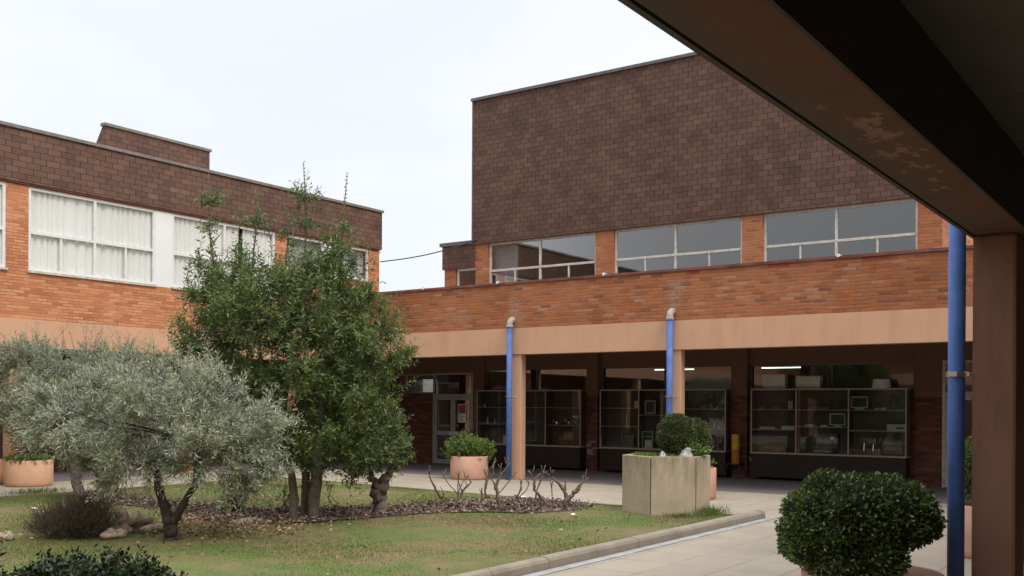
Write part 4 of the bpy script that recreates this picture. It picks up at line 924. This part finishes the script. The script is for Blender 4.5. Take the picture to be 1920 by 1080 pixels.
def tree(name, base, trunks, blobs, n, nl, SL, leaf, wid, mat, bark, label, cat, group=None, seed=1, upw=.55, gap=.3, spread=.8, limbs=16, leaders=(), limb_r=.03, pw=.5, curve=.3, jit=.25, gs=2.2, extra_up=None, nc=300, cr=.16, loose=.25):
    rng = np.random.default_rng(seed); Rt = root(name, (base[0], base[1], G0), label, cat, group)
    m = MB(); m.smooth = True; tops = []
    for path, rads in trunks:
        pp, rs = gnarl(base, [loc2w(base, p) for p in path], rads, rng); m.tube(pp, rs, 12); tops.append((pp[-1], rs[-1]))
    m.build('trunk', bark, Rt)
    P, D_, yb = clumped((base[0], base[1], 0), blobs, n, nc, rng, gap, gs, cr, upw, loose)
    sl = rng.uniform(.5, 1.25, len(P)) * SL
    Vs = []; Fs = []; Ts = []; SVs = []; SFs = []
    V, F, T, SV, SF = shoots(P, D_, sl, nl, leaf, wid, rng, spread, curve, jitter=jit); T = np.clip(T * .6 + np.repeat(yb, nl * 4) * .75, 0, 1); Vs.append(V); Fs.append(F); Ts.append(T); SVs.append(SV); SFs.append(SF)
    if extra_up:   # upright wands at the top of the crown
        ne, el, rngz = extra_up
        Pe, Oe = blob_points((base[0], base[1], 0), blobs, ne * 6, rng, .15, 0); o = np.argsort(-Pe[:, 2] + rng.normal(size=len(Pe)) * rngz)[:ne]; Pe = Pe[o]
        V, F, T, SV, SF = shoots(Pe, UPn + rng.normal(size=Pe.shape) * .22, rng.uniform(.5, 1.2, ne) * el, 18, leaf, wid, rng, .6, .1); Vs.append(V); Fs.append(F + sum(len(q) for q in Vs[:-1])); Ts.append(T); SVs.append(SV); SFs.append(SF + sum(len(q) for q in SVs[:-1]))
    lm = MB(); lm.smooth = True
    for q0, q1, cl in leaders:
        a = loc2w(base, q0); b = loc2w(base, q1); k_ = int((b[2] - a[2]) / .05)
        tt = np.linspace(0, 1, k_); sway = np.stack([np.sin(tt * 5 + q0[0] * 3) * .03, np.cos(tt * 4) * .03, tt * 0], 1)
        C_ = a + (b - a) * tt[:, None] + sway; lm.tube(list(C_[::3]) + [C_[-1]], [.012 * (1 - i / (len(C_[::3]) + 1)) + .003 for i in range(len(C_[::3]) + 1)], 5)
        # sparse side leaves up the wand
        rep = 5; PP = np.repeat(C_, rep, 0); dd = norm(rng.normal(size=PP.shape)) * [1, 1, .3] + UPn * .9
        sc = (1 - .55 * np.repeat(tt, rep)) * rng.uniform(.6, 1.1, len(PP)); V, F = leaves(PP, dd, leaf * sc, wid * .9 * sc, rng)
        Fs.append(F + sum(len(q) for q in Vs)); Vs.append(V); Ts.append(np.repeat(rng.uniform(0, 1, len(PP)), 4))
        for (cz, cr, cn) in cl:   # whorls
            t_ = (cz - a[2]) / (b[2] - a[2]); c = a + (b - a) * t_
            dr = norm(rng.normal(size=(cn, 3)) * [1, 1, .55] + UPn * .5); P2 = c + dr * rng.uniform(0, .35, (cn, 1)) * cr
            V, F, T, SV, SF = shoots(P2, dr, rng.uniform(.5, 1, cn) * cr, 9, leaf, wid, rng, .8, .3)
            Fs.append(F + sum(len(q) for q in Vs)); Vs.append(V); Ts.append(T); SFs.append(SF + sum(len(q) for q in SVs)); SVs.append(SV)
    for k_ in range(limbs):
        t0, r0 = tops[k_ % len(tops)]; q = P[rng.integers(len(P))]
        while q[2] < t0[2] * .85: q = P[rng.integers(len(P))]
        r0 = min(r0 * .7, limb_r); cpt = t0 * .45 + q * .55 + UPn * rng.uniform(-.15, .15)
        pp, rs = gnarl(base, [t0, cpt, q], [r0, r0 * .6, .005], rng, sub=4); lm.tube(pp, rs, 7)
    lm.build('limbs', bark, Rt)
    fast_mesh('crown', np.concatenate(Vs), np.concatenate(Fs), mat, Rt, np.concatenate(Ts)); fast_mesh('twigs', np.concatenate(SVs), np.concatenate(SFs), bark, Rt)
    return Rt
# laurel-like evergreen, three stems
tree('evergreen_tree', (10.3, 10.83), [
        ([(.13, 0, .02), (.19, 0, .9), (.26, .05, 1.8), (.25, .1, 3.0)], [.085, .075, .06, .03]),
        ([(-.02, .15, .02), (.0, .15, .8), (-.1, .2, 1.8), (-.3, .2, 3.0)], [.06, .055, .045, .02]),
        ([(-.12, -.05, .02), (-.16, -.05, .7), (-.5, -.1, 1.6), (-.7, 0, 2.9)], [.07, .055, .045, .02])],
     [(-.25, 0, 2.65, 1.45, 1.35, .95), (.1, 0, 1.7, 1.15, 1.1, .75), (.75, 0, 2.55, .68, .8, .72), (.9, 0, 1.85, .5, .6, .55), (1.3, 0, 2.35, .3, .3, .25), (-1.3, 0, 3.05, .5, .55, .5), (-1.4, 0, 2.45, .5, .6, .45), (-1.33, 0, 3.65, .22, .25, .35), (-.3, 0, 3.1, 1.0, .9, .5), (0, 0, 3.5, .45, .45, .45), (.6, 0, 3.4, .38, .45, .5), (-.7, 0, 3.45, .4, .45, .4), (-.5, 0, 1.2, .7, .7, .4), (.75, -.1, 1.2, .5, .5, .35), (.3, 0, .98, .62, .6, .36), (1.2, -.2, 1.0, .35, .35, .25)],
     4700, 14, .26, .095, .025, 'leaf_laurel', 'bark_olive', 'tall bushy dark green evergreen with several slim stems, centre left of the lawn', 'tree', seed=21, gap=.25, gs=2.9, nc=330, cr=.14, loose=.3, limbs=24, limb_r=.02, pw=.5,
     leaders=[((-1.3, 0, 3.7), (-1.42, 0, 5.02), [(4.55, .28, 26), (4.2, .2, 10)]), ((-.7, 0, 3.6), (-.74, 0, 4.78), [(4.3, .33, 30)]), ((0, 0, 3.6), (-.02, 0, 5.18), [(4.6, .32, 34), (4.25, .25, 20)]), ((.5, 0, 3.4), (.58, 0, 5.02), [(4.2, .2, 14), (3.9, .4, 30)]), ((-.25, 0, 3.6), (-.3, 0, 4.6), [(4.1, .15, 8)]), ((.4, 0, 3.5), (.38, 0, 4.4), [(4.1, .14, 8)])],
     extra_up=(90, .5, .35))
tree('olive_tree', (7.75, 10.43), [
        ([(0, 0, 0), (.0, 0, .22), (-.04, 0, .36), (-.16, 0, .75), (-.22, .1, 1.3)], [.10, .075, .065, .045, .03]),
        ([(.02, 0, .25), (.12, 0, .45), (.3, 0, .75), (.32, .0, 1.3)], [.055, .045, .038, .025])],
     [(-.15, 0, 1.5, 1.2, 1.15, .62), (.78, 0, 1.42, .55, .65, .48), (.95, -.1, 1.02, .4, .42, .36), (-1.05, 0, 1.6, .65, .7, .42), (-.5, -.1, 1.0, .42, .5, .25), (.5, -.1, 1.12, .5, .5, .28), (1.05, 0, 1.3, .33, .4, .36), (0, 0, 1.88, .8, .8, .3), (1.05, -.15, .78, .3, .3, .28), (-.45, -.2, .85, .3, .35, .2)],
     2700, 19, .29, .085, .013, 'leaf_olive', 'bark_dark', 'silvery olive tree in front with dark forked trunk', 'olive tree', 'olive trees on the lawn', seed=22, gap=.62, gs=3.3, nc=170, cr=.15, loose=.12, limbs=14, limb_r=.016, upw=.3, spread=.62, jit=.16, curve=-.45, pw=.5, extra_up=(150, .36, .3))
tree('olive_tree', (10.25, 16.3), [([(0, 0, 0), (-.1, 0, .7), (-.22, 0, 1.5), (-.2, .1, 2.3)], [.1, .085, .06, .03]), ([(-.15, 0, 1.2), (.3, 0, 1.9)], [.05, .02])],
     [(-.3, 0, 1.85, 1.35, 1.2, .8), (.9, 0, 1.95, .85, .8, .6), (-1.25, 0, 1.75, .65, .7, .75), (-.8, 0, 2.4, .5, .5, .35), (1.6, 0, 2.05, .5, .5, .45), (.4, 0, 2.4, .6, .6, .3)],
     2700, 18, .32, .08, .015, 'leaf_olive_back', 'bark_olive', 'greener olive tree at the back left with a leaning trunk', 'olive tree', 'olive trees on the lawn', seed=23, gap=.4, gs=2.6, nc=190, cr=.2, loose=.18, limbs=14, limb_r=.02, upw=.45, spread=.6, jit=.16, curve=-.2, pw=.5, extra_up=(80, .55, .3))

# gnarled pollards
def gnarly(base, arms, label, crown=None, *a_, **k_):
    Rt = _gnarly(base, arms, label, *a_, **k_)
    if crown:
        rng = np.random.default_rng(5); P, D_, yb = clumped((base[0], base[1], 0), crown, 520, 40, rng, .2, 2.5, .12, .5, .25)
        V, F, T, SV, SF = shoots(P, D_, rng.uniform(.5, 1.2, len(P)) * .2, 12, .085, .024, rng, .8)
        fast_mesh('crown', V, F, 'leaf_laurel', Rt, T); fast_mesh('twigs', SV, SF, 'bark_vine', Rt)
    return Rt
def _gnarly(base, arms, label, name='vine_stump', cat='vine stump', group='gnarled vine stumps', seed=1, bark='bark_vine', knuckle=1.25):
    rng = np.random.default_rng(seed); Rt = root(name, (base[0], base[1], G0), label, cat, group)
    m = MB(); m.smooth = True; cu = MB()
    for path, rads in arms:
        W_ = [loc2w(base, p) for p in path]; pp = []; rs = []
        if name == 'pruned_vine':
            rads = [q * .62 for q in rads]
            for _ in range(2):   # stubby side twigs near the end
                q = W_[-1] + (W_[-2] - W_[-1]) * rng.uniform(.1, .9); e = q + rng.normal(size=3) * .045 + UPn * rng.uniform(.05, .13); m.tube([q, q * .5 + e * .5 + rng.normal(size=3) * .008, e], [.009, .007, .005], 6); cu.tube([e, e + norm(e - q) * .006], .0055, 6)
        for k_ in range(len(W_) - 1):
            for i in range(5):
                t_ = i / 5; r = rads[k_] * (1 - t_) + rads[k_ + 1] * t_; pp.append(W_[k_] * (1 - t_) + W_[k_ + 1] * t_ + rng.normal(size=3) * r * .22); rs.append(r * (knuckle if rng.uniform() < .25 else 1) * rng.uniform(.85, 1.12))
        pp.append(W_[-1]); rs.append(rads[-1]); m.tube(pp, rs, 9)
        if rads[-1] < .03: d = norm(W_[-1] - W_[-2]); cu.tube([W_[-1], W_[-1] + d * .006], rads[-1] * 1.02, 8)
    m.build('trunk', bark, Rt)
    if cu.v: cu.build('cut_end', 'cut_wood', Rt)
    return Rt
gnarly((11.62, 10.57), [([(0, 0, 0), (.01, 0, .25), (-.03, 0, .42), (.06, 0, .55), (.16, 0, .72), (.3, 0, .85)], [.12, .10, .13, .08, .055, .03]), ([(-.02, 0, .42), (-.12, 0, .6), (-.15, 0, .8)], [.08, .05, .03])], 'small gnarled tree with a low leafy crown right of the tall evergreen', crown=[(0, 0, 1.02, .4, .35, .3), (.12, 0, 1.4, .28, .3, .25), (-.3, 0, .85, .22, .2, .14)], seed=2, name='small_tree', cat='tree', group=None)
gnarly((10.54, 15.95), [([(0, 0, 0), (0, 0, .2), (-.05, 0, .34), (-.1, 0, .55), (-.35, 0, .68), (-.5, 0, .72)], [.17, .13, .12, .08, .055, .035]), ([(.02, 0, .3), (.1, 0, .45), (.3, 0, .55), (.5, 0, .62)], [.1, .08, .05, .03]), ([(0, 0, .3), (.06, 0, .6), (.05, 0, .8)], [.09, .06, .03])], 'low gnarled stump with three arms behind the olive trees', seed=3)
gnarly((12.5, 14.6), [([(0, 0, 0), (.05, 0, .3), (-.15, 0, .5), (-.4, 0, .7)], [.13, .1, .08, .04]), ([(0, 0, .3), (.25, 0, .45), (.35, 0, .6)], [.08, .06, .03])], 'crooked stump glimpsed behind the right side of the front olive', seed=4)
vines = [
 ((12.9, 10.36), [([(0, 0, 0), (-.03, 0, .2), (-.12, 0, .36), (-.22, 0, .55), (-.22, 0, .68)], [.03, .025, .035, .018, .012]), ([(-.02, 0, .22), (.02, 0, .3)], [.03, .02])], 'thin pruned vine leaning left, leftmost of the bare row'),
 ((12.85, 10.05), [([(0, 0, 0), (.03, 0, .3), (.02, 0, .45), (.04, 0, .62)], [.022, .02, .014, .01]), ([(.03, 0, .3), (-.12, 0, .45), (-.2, 0, .58), (-.22, 0, .66)], [.016, .013, .014, .01]), ([(.03, 0, .32), (.1, 0, .5), (.2, 0, .62)], [.014, .011, .008])], 'pale stemmed pruned vine with three thin branches, second from the left'),
 ((13.75, 10.7), [([(0, 0, 0), (.05, 0, .25), (.12, 0, .32), (.22, 0, .42)], [.028, .032, .03, .012]), ([(.05, 0, .25), (-.02, 0, .45), (.03, 0, .6)], [.02, .014, .009])], 'small knobbly pruned vine, third from the left'),
 ((14.2, 10.45), [([(0, 0, 0), (-.02, 0, .25), (0, 0, .5), (-.05, 0, .62)], [.035, .032, .026, .014]), ([(-.08, 0, 0), (-.08, 0, .3)], [.025, .02]), ([(0, 0, .4), (.12, 0, .55), (.1, 0, .66)], [.02, .015, .01])], 'pruned vine with two upright stems, left of the tallest pale one'),
 ((13.1, 9.33), [([(0, 0, 0), (-.08, 0, .25), (-.1, 0, .45), (-.04, 0, .6), (.06, 0, .74), (.1, 0, .8)], [.04, .035, .042, .03, .018, .012]), ([(-.1, 0, .45), (-.2, 0, .6), (-.22, 0, .7), (-.13, 0, .78)], [.025, .02, .016, .01]), ([(-.04, 0, .6), (-.02, 0, .8)], [.016, .01]), ([(-.08, 0, .3), (.08, 0, .5), (.18, 0, .62)], [.018, .012, .009])], 'tallest pale pruned vine with many stubby branches near the pink pot'),
 ((13.2, 9.15), [([(0, 0, 0), (.04, 0, .3), (.08, 0, .4), (.1, 0, .55)], [.026, .022, .024, .01]), ([(.04, 0, .25), (.18, 0, .4), (.22, 0, .52)], [.014, .012, .008])], 'short twiggy pruned vine right of the tallest pale one'),
 ((14.1, 9.4), [([(0, 0, 0), (.04, 0, .3), (.14, 0, .55), (.16, 0, .62)], [.025, .02, .018, .01])], 'single slanting pruned vine stem in the middle of the bare row'),
 ((14.05, 9.0), [([(0, 0, 0), (-.15, 0, .18), (-.3, 0, .35), (-.3, 0, .5), (-.22, 0, .6), (-.1, 0, .62)], [.04, .036, .045, .03, .022, .012]), ([(-.3, 0, .5), (-.38, 0, .65)], [.022, .012]), ([(0, 0, .1), (-.02, 0, .45)], [.014, .01])], 'leaning pruned vine with a knotted elbow, second from the right'),
 ((14.1, 8.8), [([(0, 0, 0), (.04, 0, .18), (.14, 0, .3), (.2, 0, .34), (.26, 0, .45), (.38, 0, .55)], [.07, .06, .05, .055, .032, .018]), ([(.04, 0, .15), (.0, 0, .32), (-.06, 0, .42), (-.2, 0, .55), (-.26, 0, .6)], [.055, .05, .045, .02, .012]), ([(0, 0, .35), (.02, 0, .52)], [.03, .015])], 'thick knotted dark vine stump at the right end of the bare row'),
]
for k_, (b_, arms, lab) in enumerate(vines): gnarly(b_, arms, lab, None, 'pruned_vine', 'pruned vine', 'bare pruned vines in the bark bed', 40 + k_)

# ================================================================== BEDS, GRASS, LITTER
def inpoly(x, y, poly):
    ins = np.zeros(len(x), bool); n_ = len(poly)
    for i in range(n_):
        x1, y1 = poly[i]; x2, y2 = poly[(i + 1) % n_]
        c_ = ((y1 > y) != (y2 > y)) & (x < (x2 - x1) * (y - y1) / (y2 - y1 + 1e-12) + x1); ins ^= c_
    return ins
BED = [(14.2, 8.35), (14.9, 9.1), (14.75, 10.2), (13.4, 10.8), (12.3, 11.15), (11.3, 11.6), (10.6, 12.6), (10.7, 15.2), (10.9, 16.5), (10.3, 16.7), (10.0, 15.6), (9.9, 13.4), (9.5, 12.4), (9.3, 11.2), (9.9, 10.5), (11.3, 10.1), (12.2, 9.8), (12.7, 9.3), (12.9, 8.75), (13.5, 8.4)]
def soft_edge(poly, x, y, rng, s=.12): return inpoly(x + rng.normal(size=len(x)) * s, y + rng.normal(size=len(x)) * s, poly)
rng = np.random.default_rng(55)
tag(MB().add([(x, y, G0 + .014) for x, y in BED], [tuple(range(len(BED)))]).build('mulch_bed', 'soil'), kind='structure')
n = 34000; x = rng.uniform(9, 15, n); y = rng.uniform(8, 17, n); k_ = soft_edge(BED, x, y, rng, .17); x, y = x[k_], y[k_]; n = len(x)
P = np.stack([x, y, G0 + .025 + rng.uniform(0, .03, n)], 1); V, F = leaves(P, rng.normal(size=(n, 3)) * [1, 1, .35], rng.uniform(.03, .08, n), .028, rng)
tag(fast_mesh('bark_mulch', V, F, 'bark_chip', None, np.zeros(len(V)), (12, 11, G0)), 'reddish brown bark chips around the vines and tree stems', 'bark mulch', kind='stuff')
LEAFBED = [(9.9, 12.6), (9.4, 12.9), (8.6, 12.0), (8.0, 11.0), (7.9, 10.1), (8.6, 9.7), (9.3, 9.8), (9.9, 10.4), (9.9, 11.4)]
n = 6500; x = rng.uniform(6.5, 11, n); y = rng.uniform(8.5, 13.5, n); k_ = soft_edge(LEAFBED, x, y, rng, .3); x, y = x[k_], y[k_]; n = len(x)
x = np.concatenate([x, rng.uniform(6, 14.5, 260), rng.normal(6.6, .5, 60)]); y = np.concatenate([y, rng.uniform(6.3, 16, 260), rng.normal(12.2, .4, 60)]); n = len(x)
P = np.stack([x, y, G0 + .02 + rng.uniform(0, .03, n)], 1); V, F = leaves(P, rng.normal(size=(n, 3)) * [1, 1, .3], rng.uniform(.04, .075, n), .035, rng)
tag(fast_mesh('leaf_litter', V, F, 'dry_leaf', None, np.zeros(len(V)), (9, 11, G0)), 'dry brown leaves scattered over the lawn under the olive', 'leaf litter', kind='stuff')
# grass
def grass(n, x0, x1, y0, y1, hgt, wid, cond=None):
    x = rng.uniform(x0, x1, n); y = rng.uniform(y0, y1, n); k = (x < 15.0 + (y - 5.9) * .115 + rng.normal(size=n) * .03) & (y < 18.05) & ~soft_edge(BED, x, y, rng, .06)
    k &= ~(soft_edge(LEAFBED, x, y, rng, .25) & (rng.uniform(size=n) < .8))
    k &= (x - 0) * RT.x + y * RT.y < 6
    if cond is not None: k &= cond(x, y)
    x, y = x[k], y[k]; n = len(x)
    P = np.stack([x, y, np.full(n, G0 - .01)], 1); P[:, 2] -= np.clip((.5 - np.minimum(far := (15.0 + (y - 5.9) * .115 - x), 18 - y)) / .5, 0, 1) * .05
    D_ = UPn + rng.normal(size=(n, 3)) * [.55, .55, .1]; h = hgt * rng.uniform(.5, 1.2, n)[:, None]; a = rng.uniform(0, 3.14, n); w_ = np.stack([np.cos(a), np.sin(a), a * 0], 1) * wid
    return np.stack([P - w_, P + w_, P + norm(D_) * h], 1).reshape(-1, 3)
Vg = np.concatenate([grass(210000, 5.2, 16.6, 5.96, 18.1, .036, .0045)])
tag(fast_mesh('grass', Vg, np.arange(len(Vg)).reshape(-1, 3), 'grass_blade', None, None, (10, 10, G0)), 'short patchy green and straw coloured lawn grass', 'grass', kind='stuff')
# taller tufts round the planter and at the lawn edge
def tuft(cx, cy, sx, sy, n, h, label, mat='leaf_bright', seed=1, kindname='grass_tuft', cat='grass tuft'):
    r = np.random.default_rng(seed); P = np.stack([cx + r.normal(size=n) * sx, cy + r.normal(size=n) * sy, np.full(n, G0 - .02)], 1)
    D_ = UPn + r.normal(size=(n, 3)) * [.45, .45, .1]; V, F = leaves(P, D_, h * r.uniform(.5, 1.2, n), .008, r)
    tag(fast_mesh(kindname, V, F, mat, None, np.repeat(r.uniform(0, 1, n), 4), (cx, cy, G0)), label, cat, kind='stuff')
tuft(14.55, 6.5, .2, .12, 500, .17, 'tall dark grass tuft against the right foot of the concrete planter', 'leaf_box', 2)
tuft(14.15, 6.72, .25, .1, 500, .09, 'low grass fringe along the front foot of the concrete planter', 'leaf_box', 3)
tuft(10.3, 17.8, .28, .12, 420, .15, 'bright grass tuft at the far left edge of the lawn', 'leaf_bright', 4)
# scraps of paper
def scrap(x, y, s_, label, seed):
    r = random.Random(seed); m = MB(); v = [(x + s_ * math.cos(a) * r.uniform(.6, 1.1), y + s_ * .6 * math.sin(a) * r.uniform(.6, 1.1), G0 + .035 + r.uniform(0, .025)) for a in [i * 6.283 / 7 for i in range(7)]]
    v.append((x, y, G0 + .055)); m.add(v, [(i, (i + 1) % 7, 7) for i in range(7)]); single('paper_scrap', m, 'paper', label, 'litter', 'white scraps on the lawn')
scrap(8.35, 14.3, .09, 'long white scrap lying in the grass near the left edge', 1)
scrap(8.6, 14.9, .07, 'pale crumpled scrap behind the long white scrap at the left edge', 2)
scrap(9.2, 10.0, .07, 'white scrap on the lawn in front of the evergreen tree stems', 3)
scrap(14.9, 10.15, .11, 'white scrap at the back edge of the bark bed behind the bare vines', 4)
scrap(12.9, 7.9, .05, 'small pale scrap in the grass in front of the concrete planter', 5)

# rosemary mound, rocks, small potted box, foreground shrubs
shrub('rosemary_bush', (7.25, 11.6, G0), [(0, 0, .15, .45, .4, .17), (.1, 0, .2, .33, .3, .2), (-.25, 0, .1, .3, .3, .11)], 2000, 16, .22, .028, .004, 'leaf_rosemary', 'dull grey brown wiry bush among rocks at the lower left', 'bush', seed=61, upw=.9, spread=.6, stems=10)
for k_, (c, r, m_, lab) in enumerate((((7.7, 11.45, .14), (.2, .17, .17), 'rock', 'large tan boulder just right of the wiry bush'), ((8.0, 11.5, .18), (.17, .15, .14), 'rock', 'rounded brownish boulder behind the large tan one'), ((8.05, 11.15, .1), (.17, .13, .1), 'rock', 'flat tan rock at the right end of the rock group'), ((7.45, 12.2, .22), (.11, .1, .14), 'rock_white', 'pale grey rock at the upper left of the wiry bush'), ((6.55, 12.0, .09), (.12, .1, .09), 'rock', 'small tan rock at the left foot of the wiry bush'), ((7.4, 11.1, .1), (.14, .12, .1), 'rock', 'low tan rock in front of the wiry bush'))):
    rock(c, r, m_, lab, 'rocks around the wiry bush', 70 + k_)
rock((9.55, 11.15, .08), (.3, .2, .035), 'ledge_concrete', 'flat stepping stone in front of the black nursery pot', seed=90)
NP = root('nursery_pot', (10.2, 12.15, G0), 'black plastic nursery pot under the right side of the front olive', 'plant pot')
MB().lathe(10.2, 12.15, [(.12, G0 + .02), (.16, G0 + .31), (.165, G0 + .32), (.15, G0 + .32), (.14, G0 + .26)], 24, True, True).build('wall', 'black_plastic', NP, smooth=False)
MB().lathe(10.2, 12.15, [(.17, G0), (.18, G0 + .03)], 24).build('saucer', 'orange_paint', NP)
clipped('box_ball', [((10.22, 12.12, .5), (.17, .17, .16))], 2600, .026, 'leaf_glossy', 'small dark box ball growing in the black nursery pot', 'topiary', seed=14)
shrub('glossy_shrub', wp((5.3, 7.9, 0), -.2, 0, -.16), [(0, 0, .25, .62, .5, .27), (-.45, 0, .17, .4, .4, .2), (.4, 0, .17, .4, .4, .2)], 1200, 9, .13, .075, .036, 'leaf_glossy', 'dark glossy leaved shrub at the bottom left edge of the picture', 'shrub', seed=62, upw=.5, stems=8)
shrub('glossy_shrub', wp((4.3, 8.35, 0), .1, 0, 0.0), [(0, 0, .34, .1, .08, .08), (-.15, 0, .2, .2, .2, .16)], 60, 9, .2, .085, .032, 'leaf_glossy', 'few upright dark shoots in the bottom left corner beside the glossy shrub', 'shrub', seed=63, upw=1.6, stems=4, spread=.7)
shrub('low_sapling', (10.9, 11.9, G0), [(0, 0, .22, .14, .14, .2)], 30, 10, .16, .05, .02, 'leaf_bright', 'tiny bright sapling between the nursery pot and the tree stems', 'sapling', seed=64, upw=1.2, stems=3)
shrub('low_sapling', (11.6, 11.6, G0), [(0, 0, .2, .04, .04, .15)], 8, 10, .15, .04, .015, 'leaf_bright', 'single thin green seedling left of the thick gnarled stump', 'sapling', seed=65, upw=1.5, stems=2)
# hedge glimpsed through the hall windows
shrub('hedge_tree', (36.0, 30.0, 0), [(0, 0, 1.7, 4.5, 1.5, 1.7), (-2, 0, 2.6, 3, 1, 1.3), (2, 0, 2.6, 3, 1, 1.3)], 3500, 10, .35, .12, .06, 'far_leaf', 'sunlit green tree glimpsed through the hall windows beside the entrance', 'tree', seed=66, stems=10)
